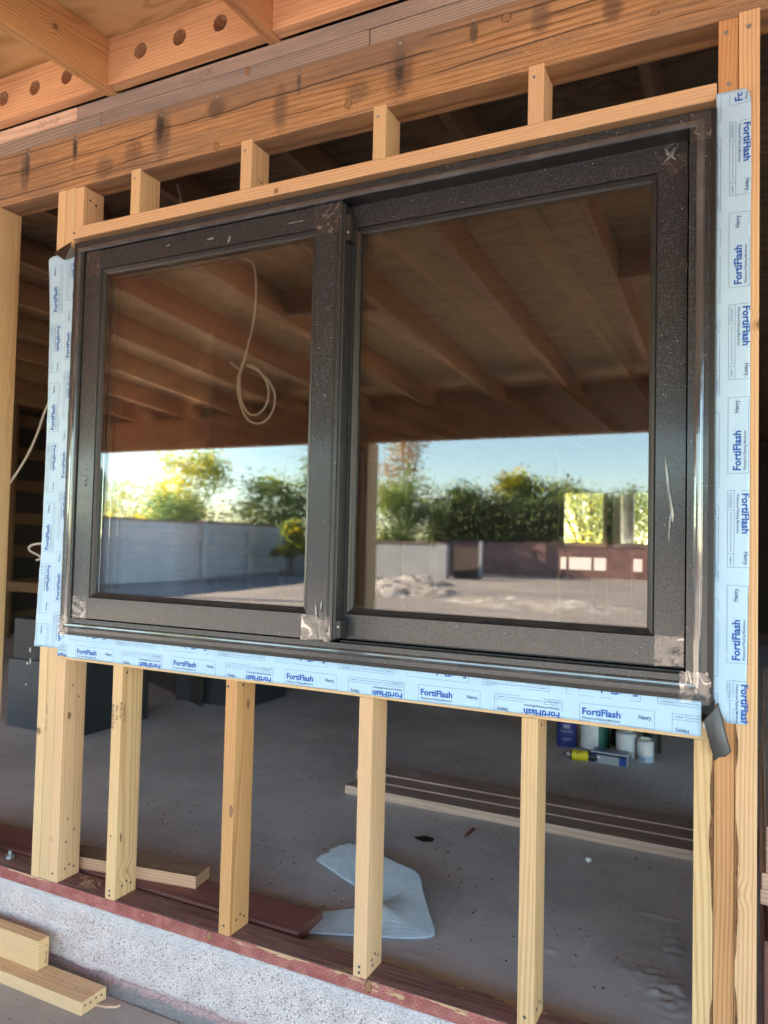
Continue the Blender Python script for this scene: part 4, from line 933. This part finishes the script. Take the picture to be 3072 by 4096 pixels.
# ================================================================ INTERIOR SHELL
HR = empty('house_ceiling', (0, 5, 2.545), 'dark interior ceiling joists and plywood seen over the window', 'ceiling')
for i in range(-9, 22):
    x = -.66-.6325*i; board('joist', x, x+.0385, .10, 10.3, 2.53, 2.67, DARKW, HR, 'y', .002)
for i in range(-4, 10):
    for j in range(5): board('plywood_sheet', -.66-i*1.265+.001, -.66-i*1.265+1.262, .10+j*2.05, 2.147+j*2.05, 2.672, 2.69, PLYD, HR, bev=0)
FW = empty('rear_wall', (-3, 10.3, -.04), 'dark rear wall of the house with two window openings onto sunlit trees', 'wall')
yb = 10.0
def wallpieces(x0, x1, z0, z1, holes, y0, y1, mat, parent):
    xs = sorted({x0, x1, *[h[0] for h in holes], *[h[1] for h in holes]}); zs = sorted({z0, z1, *[h[2] for h in holes], *[h[3] for h in holes]}); L = []
    for i in range(len(xs)-1):
        zi = 0
        while zi < len(zs)-1:
            a, b = xs[i], xs[i+1]; m = ((a+b)/2, (zs[zi]+zs[zi+1])/2)
            if not any(h[0] < m[0] < h[1] and h[2] < m[1] < h[3] for h in holes):
                L.append((a, b, y0, y1, zs[zi], zs[zi+1]))
            zi += 1
    return boxes('sheathing', L, mat, parent, 0)
# holes measured through the glass
HO = [(-1.73, -1.03, 1.085, 1.95), (-.975, -.32, 1.085, 1.95), (-1.81, -1.67, .745, .935), (-1.635, -1.29, .745, .935), (-1.265, -1.07, .745, .935), (-.68, -.545, .745, .935)]
boxes('window_frame', [(-1.78, -1.70, yb-.02, yb+.05, 1.04, 2.0), (-1.045, -.96, yb-.02, yb+.05, 1.04, 2.0), (-.345, -.27, yb-.02, yb+.05, 1.04, 2.0), (-1.78, -.27, yb-.025, yb+.045, 1.93, 2.0), (-1.78, -.27, yb-.025, yb+.045, 1.03, 1.10)], MAT['black_gasket'], FW, 0)
wallpieces(-23, 12, -.3, 2.7, HO, yb+.09, yb+.11, simple('black_felt', (.035, .026, .02), .8, nscale=5), FW)
for x in [-8, -7.6, -7.2, -6.8, -6.1, -4.9, -4.45, -3.95]+[-1.80, .85, 1.6, 2.0, 2.4]:
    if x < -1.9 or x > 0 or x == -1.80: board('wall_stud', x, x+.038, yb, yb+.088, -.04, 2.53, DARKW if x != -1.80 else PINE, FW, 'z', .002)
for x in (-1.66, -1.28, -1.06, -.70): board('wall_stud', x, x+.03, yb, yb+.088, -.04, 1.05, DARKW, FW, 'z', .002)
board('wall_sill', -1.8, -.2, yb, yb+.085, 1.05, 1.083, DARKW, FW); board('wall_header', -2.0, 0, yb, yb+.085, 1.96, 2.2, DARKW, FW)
white = simple('white_reveal', (.7, .7, .68), .6); boxes('dark_jamb', [(-.868, -.70, yb+.30, yb+.36, 1.1, 1.95)], MAT['label_grey'], FW, 0); boxes('white_sill', [(-1.73, -.32, yb+.12, yb+.30, 1.06, 1.165)], white, FW, 0)
boxes('white_reveal', [(-1.13, -1.045, yb+.12, yb+.25, 1.165, 1.95), (-.97, -.87, yb+.12, yb+.25, 1.165, 1.95)], white, FW, 0)
e = empty('white_screen_wall', (-1, 13, -.4), 'low white wall outside behind the rear openings', 'wall'); boxes('wall_face', [(-5, 3, 13, 13.2, -.5, 1.02)], white, e, 0)
# left partition of the house, with studs
PW = empty('partition_wall', (-6.5, 5, -.04), 'dark interior partition of studs and horizontal boards at the left', 'partition wall')
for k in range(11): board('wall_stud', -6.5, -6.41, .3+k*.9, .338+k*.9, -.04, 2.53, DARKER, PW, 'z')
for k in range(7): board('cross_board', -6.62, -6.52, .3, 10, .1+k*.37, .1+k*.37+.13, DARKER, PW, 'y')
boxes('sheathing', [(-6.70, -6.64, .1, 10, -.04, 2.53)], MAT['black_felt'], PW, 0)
# nearer framing glimpsed through the left gap
NW = empty('inner_frame', (-3.4, 2.6, -.04), 'brown framing inside the house, glimpsed left of the window', 'framing')
a = at(0, 2430, 2.2); 
board('cross_board', -5.2, -3.45, 2.6, 2.64, .62, .70, DARKER, NW); board('post_timber', -3.95, -3.86, 2.6, 2.69, -.04, .62, DARKER, NW, 'z'); 
for k, (z, x0) in enumerate(((1.12, -5.4), (1.42, -5.4), (1.75, -5.4), (2.08, -5.4), (2.33, -5.4))):
    mw = Matrix.Translation((-3.9, 3.1, z)) @ Matrix.Rotation(R(-28), 4, 'Z'); mobj('cross_board', boxmesh(3.2, .038, .10-.008*k, .002), mw, DARKER, NW)
boxes('sheathing', [(-1.7, 1.7, 0, .012, -1.26, 1.32)], MAT['black_felt'], NW, 0, Matrix.Translation((-3.95, 3.16, 1.22)) @ Matrix.Rotation(R(-28), 4, 'Z'))
# right side: doorway beyond the outer stud, with a stack of red and brown boards
RB = empty('leaning_boards', (1.2, .6, -.04), 'dark red and brown boards stacked upright beyond the right-hand outer stud', 'boards')
for k, (z0, z1, m, dx, a) in enumerate(((-.04, .22, REDL, 0, 90), (.221, .30, REDL, .004, 90.4), (.301, .335, PALEL, -.003, 89.6), (.336, .372, PALEL, .002, 89.4), (.373, .56, OLDLUM, .010, 89.5))):
    mobj('board', boxmesh(1.5, .05, z1-z0, .003), Matrix.Translation((.968+dx, .97, (z0+z1)/2)) @ Matrix.Rotation(R(a), 4, 'Z') @ Matrix.Rotation(R(-6 if k == 4 else 0), 4, 'Y'), m, RB)
for x in (5.0,): boxes('side_wall', [(x, x+.1, -.0, 10.2, -.4, 2.7)], MAT['black_felt'], FW, 0)
# looped cable hanging behind the left pane, and wires
yc = .45
L = [(840, 130), (960, 148), (1090, 150), (1140, 162), (1168, 200), (1178, 320), (1178, 420), (1160, 600), (1120, 760), (1085, 900), (1055, 960), (1045, 1060), (1075, 1200), (1120, 1280), (1190, 1308), (1260, 1275), (1310, 1180), (1312, 1080), (1260, 990), (1180, 920), (1110, 895), (1120, 888), (1190, 910), (1250, 1000), (1272, 1090), (1245, 1190), (1180, 1245), (1120, 1235), (1070, 1140), (1060, 1020), (1070, 930), (1095, 880), (1070, 880), (1085, 930), (1030, 905), (1000, 872)]
pts = [tuple(at(350+x*.5726, 950+y*.5726, yc+.02*math.sin(i*1.3))) for i, (x, y) in enumerate(L)]
o = tube('hanging_cable', pts, .0042, MAT['white_cable']); tag(o, 'white looped cable hanging behind the left window pane', 'cable')
top = pts[0]; tube('cable_tail', [(top[0]-.25, top[1]+.1, 2.53), (top[0]-.12, top[1]+.05, top[2]+.06), top], .0042, MAT['white_cable'], o)
o = tube('loose_wire', [tuple(at(400, 1250, 1.2)), tuple(at(196, 1590, 1.3)), tuple(at(150, 1740, 1.3)), tuple(at(97, 1850, 1.3)), tuple(at(20, 1960, 1.3)), tuple(at(-60, 2080, 1.3))], .006, MAT['white_cable']); tag(o, 'grey wire slanting through the dark gap left of the window', 'wire')
o = tube('bent_hook', [tuple(at(110+x, 1900+y, 1.0)) for x, y in ((110, 278), (60, 272), (12, 280), (4, 295), (12, 306), (40, 318), (55, 330), (50, 338), (36, 340))], .005, MAT['white_hook']); tag(o, 'small white bent hook beside the loose left flashing', 'hook')

# ================================================================ HOUSE ROOF (unseen, width and ridge sized for its shadow)
HS = empty('house_roof', (-6, 5, 2.9), 'unseen gabled house roof, sized for its shadow, above and behind the window wall', 'roof')
shing = simple('roof_shingle', (.09, .075, .065), .9, nscale=10)
vs = [(-24, .0, 2.80), (12, .0, 2.80), (12, 5.3, 4.1), (-24, 5.3, 4.1), (-24, 10.8, 2.80), (12, 10.8, 2.80)]
vb = [(x, y, z-.08) for x, y, z in vs]
pydata('roof_slope', vs+vb, [(0, 1, 2, 3), (3, 2, 5, 4), (6, 9, 8, 7), (9, 10, 11, 8), (0, 6, 7, 1), (4, 5, 11, 10), (0, 3, 4, 10, 9, 6), (1, 7, 8, 11, 5, 2)], shing, parent=HS)
boxes('end_wall', [(-23.1, -23, .1, 10.2, -.4, 2.7), (11.9, 12, .1, 10.2, -.4, 2.7), (-23, -8.8, .0, .1, -.4, 2.7), (6.0, 12, .0, .1, -.4, 2.7)], MAT['black_felt'], HS, 0)
boxes('eave_wall', [(-24, 12, .092, .12, 2.5, 2.74)], MAT['black_felt'], HS, 0)

# ================================================================ YARD
s = NT('grey_block'); P = s.pos(); x, y, z = s.sep(P); uu = s.math('ADD', x, y)
br = s.n('ShaderNodeTexBrick'); s.put(br.inputs['Vector'], s.comb(uu, z, 0)); br.inputs['Scale'].default_value = 1; br.inputs['Brick Width'].default_value = .41; br.inputs['Row Height'].default_value = .2; br.inputs['Mortar Size'].default_value = .008
s.put(br.inputs['Color1'], (.42, .42, .43)); s.put(br.inputs['Color2'], (.36, .36, .37)); s.put(br.inputs['Mortar'], (.22, .21, .21))
c = s.mix(s.ss(s.noise(P, 1.2, 5, .6), .4, .7, 0, .4), br.outputs[0], (.45, .44, .43)); s.bsdf(c, .9, None, .1); GB = s.m
RBk = simple('red_block', (.30, .165, .145), .9, .1, nscale=2, namt=.25)
def wallrun(name, pts, h, mat, label, cap=None, th=.2, pil=3.2):
    e = empty(name, (pts[0][0], pts[0][1], YZ), label, 'block wall')
    for k in range(len(pts)-1):
        a, b = Vector(pts[k]), Vector(pts[k+1]); d = b-a; L = d.length; mw = Matrix.Translation(((a.x+b.x)/2, (a.y+b.y)/2, YZ)) @ Matrix.Rotation(math.atan2(d.y, d.x), 4, 'Z')
        hh = h if not isinstance(h, list) else h[k]
        boxes('wall_panel', [(-L/2, L/2, -th/2, th/2, -.2, hh)], mat, e, 0, mw)
        boxes('wall_cap', [(-L/2-.02, L/2+.02, -th/2-.03, th/2+.03, hh+.002, hh+.07)], cap or mat, e, .005, mw)
        n = max(1, int(L/pil))
        boxes('pilaster', [(-L/2+L*i/n-.2, -L/2+L*i/n+.2, -th/2-.07, th/2+.07, -.2, hh+.0) for i in range(n+1)], mat, e, 0, mw)
    return e
CAPR = simple('brown_cap', (.20, .115, .10), .9)
wallrun('yard_wall', [(-14.3, -4.0), (-15.3, -13.2), (-16.3, -19.0), (-17.3, -25.6), (-10.0, -25.9)], [1.78, 1.86, 1.92, 1.35], GB, 'grey concrete block wall with brown cap bounding the yard, reflected in the left pane', CAPR)
wallrun('yard_wall', [(-12.2, -31.4), (-3.0, -32.6), (6, -33.5), (20, -34)], [1.45, 1.45, 1.45], RBk, 'low dusty red block wall at the far side of the yard, reflected in the right pane', CAPR)
e = empty('yard_gate', (-9.7, -26.5, YZ), 'dark brown gate between the grey and red yard walls', 'gate'); boxes('gate_panel', [(-9.75, -8.7, -26.55, -26.5, -.3, .95)], simple('gate_brown', (.07, .045, .04), .8), e, .004); boxes('gate_post', [(-8.70, -8.58, -26.6, -26.45, -.3, 1.2)], MAT['label_grey'], e, .004)
# caliche mounds
s = NT('caliche_heap'); P = s.pos(); n2 = s.noise(P, 2.2, 6, .65); s.bsdf(s.mix(s.ss(n2, .4, .65), (.24, .20, .18), (.36, .345, .34)), .95, s.bump(n2, .6, .08), .1); CAL = s.m
def mound(x, y, rx, ry, h, label):
    n = 40; vs = []; fs = []
    for j in range(n+1):
        for i in range(n+1):
            u, v_ = i/n*2-1, j/n*2-1; d = max(0, 1-(u*u+v_*v_)); q = Vector((u*3+x, v_*3+y, 0))
            vs.append((u*rx, v_*ry, -.08+h*d**.8*(1+.55*noise.noise(q)+.3*noise.noise(q*3.1))+.10*d*noise.noise(q*7)))
    for j in range(n):
        for i in range(n): a = j*(n+1)+i; fs.append((a, a+1, a+n+2, a+n+1))
    tag(pydata('dirt_mound', vs, fs, CAL, Matrix.Translation((x, y, YZ)), smooth=True), label, 'dirt mound')
mound(-7.6, -17, 1.8, 2.4, .27, 'pale lumpy dirt heap nearest the middle of the reflected yard'); mound(-3.6, -15.5, 2.8, 1.8, .19, 'wide low pale dirt heap at the right of the reflected yard'); mound(-2.1, -11.0, 1.6, 1.2, .15, 'small chalky dirt heap closest to the patio at the right'); mound(-9.3, -21.5, 1.5, 1.5, .3, 'brown dirt heap before the dark gate')
# plants and trees
def leafmat(name, a, b):
    s = NT(name); r_ = s.n('ShaderNodeNewGeometry').outputs['Random Per Island']; c = s.mix(r_, a, b)
    d = s.n('ShaderNodeBsdfDiffuse'); s.put(d.inputs[0], c); t = s.n('ShaderNodeBsdfTranslucent'); s.put(t.inputs[0], c); m = s.n('ShaderNodeMixShader'); m.inputs[0].default_value = .35
    s.t.links.new(d.outputs[0], m.inputs[1]); s.t.links.new(t.outputs[0], m.inputs[2]); s.t.links.new(m.outputs[0], s.out.inputs[0]); MAT[name] = s.m; return s.m
LY = leafmat('palo_verde_leaf', (.42, .44, .06), (.26, .34, .07)); LB = leafmat('yellow_blossom', (.75, .55, .03), (.58, .52, .05)); LG = leafmat('green_leaf', (.15, .23, .10), (.22, .32, .12)); LD = leafmat('dark_leaf', (.06, .085, .04), (.10, .14, .06)); LO = leafmat('dry_orange_leaf', (.45, .26, .12), (.33, .22, .12))
LP = leafmat('pale_leaf', (.50, .52, .24), (.38, .46, .22)); TRK = simple('tree_bark', (.10, .08, .05), .9, nscale=12)
def tree(x, y, h, rx, th, mixm, label, n=5200, leaf=.15, zmin=.35, seed=0, dens=34):
    rnd = random.Random(seed+11); e = empty('tree', (x, y, YZ), label, 'tree'); base = Vector((x, y, YZ))
    # trunk and limbs
    bm = bmesh.new(); limbs = []
    def limb(a, b, r0, r1):
        d = (b-a); q = d.to_track_quat('Z', 'Y').to_matrix().to_4x4(); r = bmesh.ops.create_cone(bm, cap_ends=False, segments=7, radius1=r0, radius2=r1, depth=d.length)
        bmesh.ops.transform(bm, matrix=Matrix.Translation((a+b)/2) @ q, verts=r['verts'])
    fork = Vector((rnd.uniform(-.1, .1), 0, th)); limb(Vector((0, 0, -.1)), fork, .12, .08)
    cents = []
    for k in range(dens):
        a = rnd.uniform(0, 6.283); rr = rx*math.sqrt(rnd.random())*.85; zz = zmin*h+(h-zmin*h)*rnd.random()
        taper = 1-.55*((zz-zmin*h)/(h-zmin*h))**2; c = Vector((rr*math.cos(a)*taper, rr*math.sin(a)*taper, zz)); cents.append(c)
        if k % 2 == 0: limb(fork, fork.lerp(c, .55)+Vector((0, 0, .1)), .045, .025); limb(fork.lerp(c, .55)+Vector((0, 0, .1)), c, .025, .008)
    mobj('trunk', frombm(bm), Matrix.Translation(base), TRK, e)
    vs = []; fs = []; mi = []; cm = [rnd.choice(range(len(mixm))) for _ in cents]
    for k in range(n):
        ci = rnd.randrange(len(cents)); c = cents[ci]; R_ = rx*.34
        p = c+Vector((rnd.gauss(0, 1)*R_*.5, rnd.gauss(0, 1)*R_*.5, rnd.gauss(0, 1)*R_*.42)); L = leaf*rnd.uniform(.6, 1.5)
        d = Vector((rnd.gauss(0, 1), rnd.gauss(0, 1), rnd.gauss(0, 1))).normalized(); g = d.orthogonal().normalized(); i = len(vs)
        vs += [tuple(p-d*L*.5), tuple(p+g*L*.3), tuple(p+d*L*.5), tuple(p-g*L*.3)]; fs.append((i, i+1, i+2, i+3))
        up_ = (p.z-zmin*h)/(h-zmin*h); mi.append(cm[ci] if rnd.random() < .75 else rnd.randrange(len(mixm)))
    me = bpy.data.meshes.new('crown'); me.from_pydata(vs, [], fs)
    for m_ in mixm: me.materials.append(m_)
    for p, q in zip(me.polygons, mi): p.material_index = q
    me.update(); mobj('crown', me, Matrix.Translation(base), None, e); return e
tree(-27.5, -27.0, 3.9, 3.0, 1.0, [LY, LB, LG], 'yellow green tree at the left end beyond the grey wall', seed=1)
tree(-22.4, -25.6, 5.2, 2.4, 1.3, [LY, LB, LY], 'tallest yellow blossoming tree beyond the grey wall in the left pane', n=7000, seed=2)
tree(-20.9, -23.2, 2.9, 2.3, .8, [LD, LG], 'dark shrubby tree in front of the tall yellow tree beyond the grey wall', n=7000, seed=3, zmin=.2)
tree(-19.0, -27.0, 3.9, 2.2, .9, [LG, LG, LY], 'green tree right of the tall yellow tree beyond the grey wall', n=7000, seed=4, zmin=.25)
tree(-16.4, -28.0, 5.3, 2.3, .9, [LG, LG, LD], 'soft green tree beyond the corner of the grey wall', n=7000, seed=5, zmin=.2)
tree(-15.4, -23.4, 2.0, .7, .5, [LY, LG, LG, LB], 'small yellow flowering bush in front of the grey wall corner', n=3000, seed=6, zmin=.4)
tree(-15.2, -34.0, 7.4, 2.0, 2.0, [LO, LO, LG], 'tall sparse tree with dry orange leaves above the green ones', n=3200, seed=7, zmin=.45)
tree(-14.2, -31.0, 4.3, 2.3, 1.0, [LG, LY, LG], 'green and yellow tree below the dry orange tree', n=7000, seed=8, zmin=.2)
for k, (x, y, h, rx, mm, lb) in enumerate(((-12.6, -35.5, 3.9, 2.4, [LG, LD, LY], 'leftmost tree of the dark hedge behind the red wall'), (-9.9, -36.0, 4.7, 2.0, [LY, LB, LG, LG], 'yellow topped tree in the dark hedge behind the red wall'),
        (-7.4, -36.5, 4.4, 2.3, [LY, LG, LD, LG], 'broad yellow green tree in the hedge behind the red wall'), (-4.9, -36.5, 3.9, 2.3, [LG, LD], 'dark green tree in the hedge left of the reflected rear openings'), (-2.6, -36.0, 3.7, 2.2, [LD, LG], 'dark hedge tree seen around the rear window openings'), (-.2, -36.5, 3.7, 2.2, [LD, LG], 'rightmost dark hedge tree behind the red wall'), (2.4, -37, 3.8, 2.4, [LD, LG], 'dark hedge tree beyond the right frame of the window'))):
    tree(x, y, h, rx, .8, mm, lb, n=9000, leaf=.17, zmin=.12, seed=20+k, dens=40)
hv_ = []; hf = []; rnd = random.Random(5)
for k in range(40000):
    p = Vector((rnd.uniform(-14, 6), -34.2+rnd.gauss(0, .5)-.1*rnd.random(), YZ+rnd.random()**.8*3.4+.35*math.sin(k*.001))); L = .16; d = Vector((rnd.gauss(0, 1), rnd.gauss(0, 1), rnd.gauss(0, 1))).normalized(); g = d.orthogonal(); i = len(hv_)
    hv_ += [tuple(p-d*L*.6), tuple(p+g*L*.35), tuple(p+d*L*.6), tuple(p-g*L*.35)]; hf.append((i, i+1, i+2, i+3))
tag(pydata('hedge', hv_, hf, LD), 'dense dark hedge foliage along the back of the red wall', 'hedge', kind='stuff')
# trees behind the house, seen through the rear openings
tree(-2.6, 17.0, 4.2, 1.8, .9, [LP, LP, LB, LP], 'yellow blossoming tree seen through the left rear opening', n=30000, leaf=.075, zmin=.05, seed=40, dens=60)
tree(-.4, 17.5, 4.4, 1.9, .9, [LP, LG, LP, LY], 'yellow green tree seen through the right rear opening', n=30000, leaf=.075, zmin=.05, seed=41, dens=60)
# saguaro standing near the left of the reflected yard
s = NT('saguaro_skin'); P = s.obj(); s.bsdf(s.mix(s.ss(s.noise(P, 8, 3), .3, .7), (.17, .24, .12), (.24, .29, .17)), .7, None, .2); SAG = s.m
def saguaro(x, y, h, r, lb):
    seg = 48; vs = []; fs = []; st_ = [(0, .8), (.1, .9), (.4, 1), (.75, 1), (.9, .92), (.96, .7), (.99, .4), (1, 0)]; n = len(st_)
    for t, q in st_:
        for k in range(seg): a = 2*math.pi*k/seg; rr = r*q*(1+.10*math.cos(16*a)); vs.append((rr*math.cos(a)+.25*t, rr*math.sin(a), t*h))
    for i in range(n-1):
        for k in range(seg): fs.append((i*seg+k, i*seg+(k+1) % seg, (i+1)*seg+(k+1) % seg, (i+1)*seg+k))
    tag(pydata('saguaro', vs, fs, SAG, Matrix.Translation((x, y, YZ)), smooth=True), lb, 'cactus')
saguaro(-13.6, -11.6, 3.05, .19, 'tall green saguaro cactus before the grey wall at the left of the reflection')
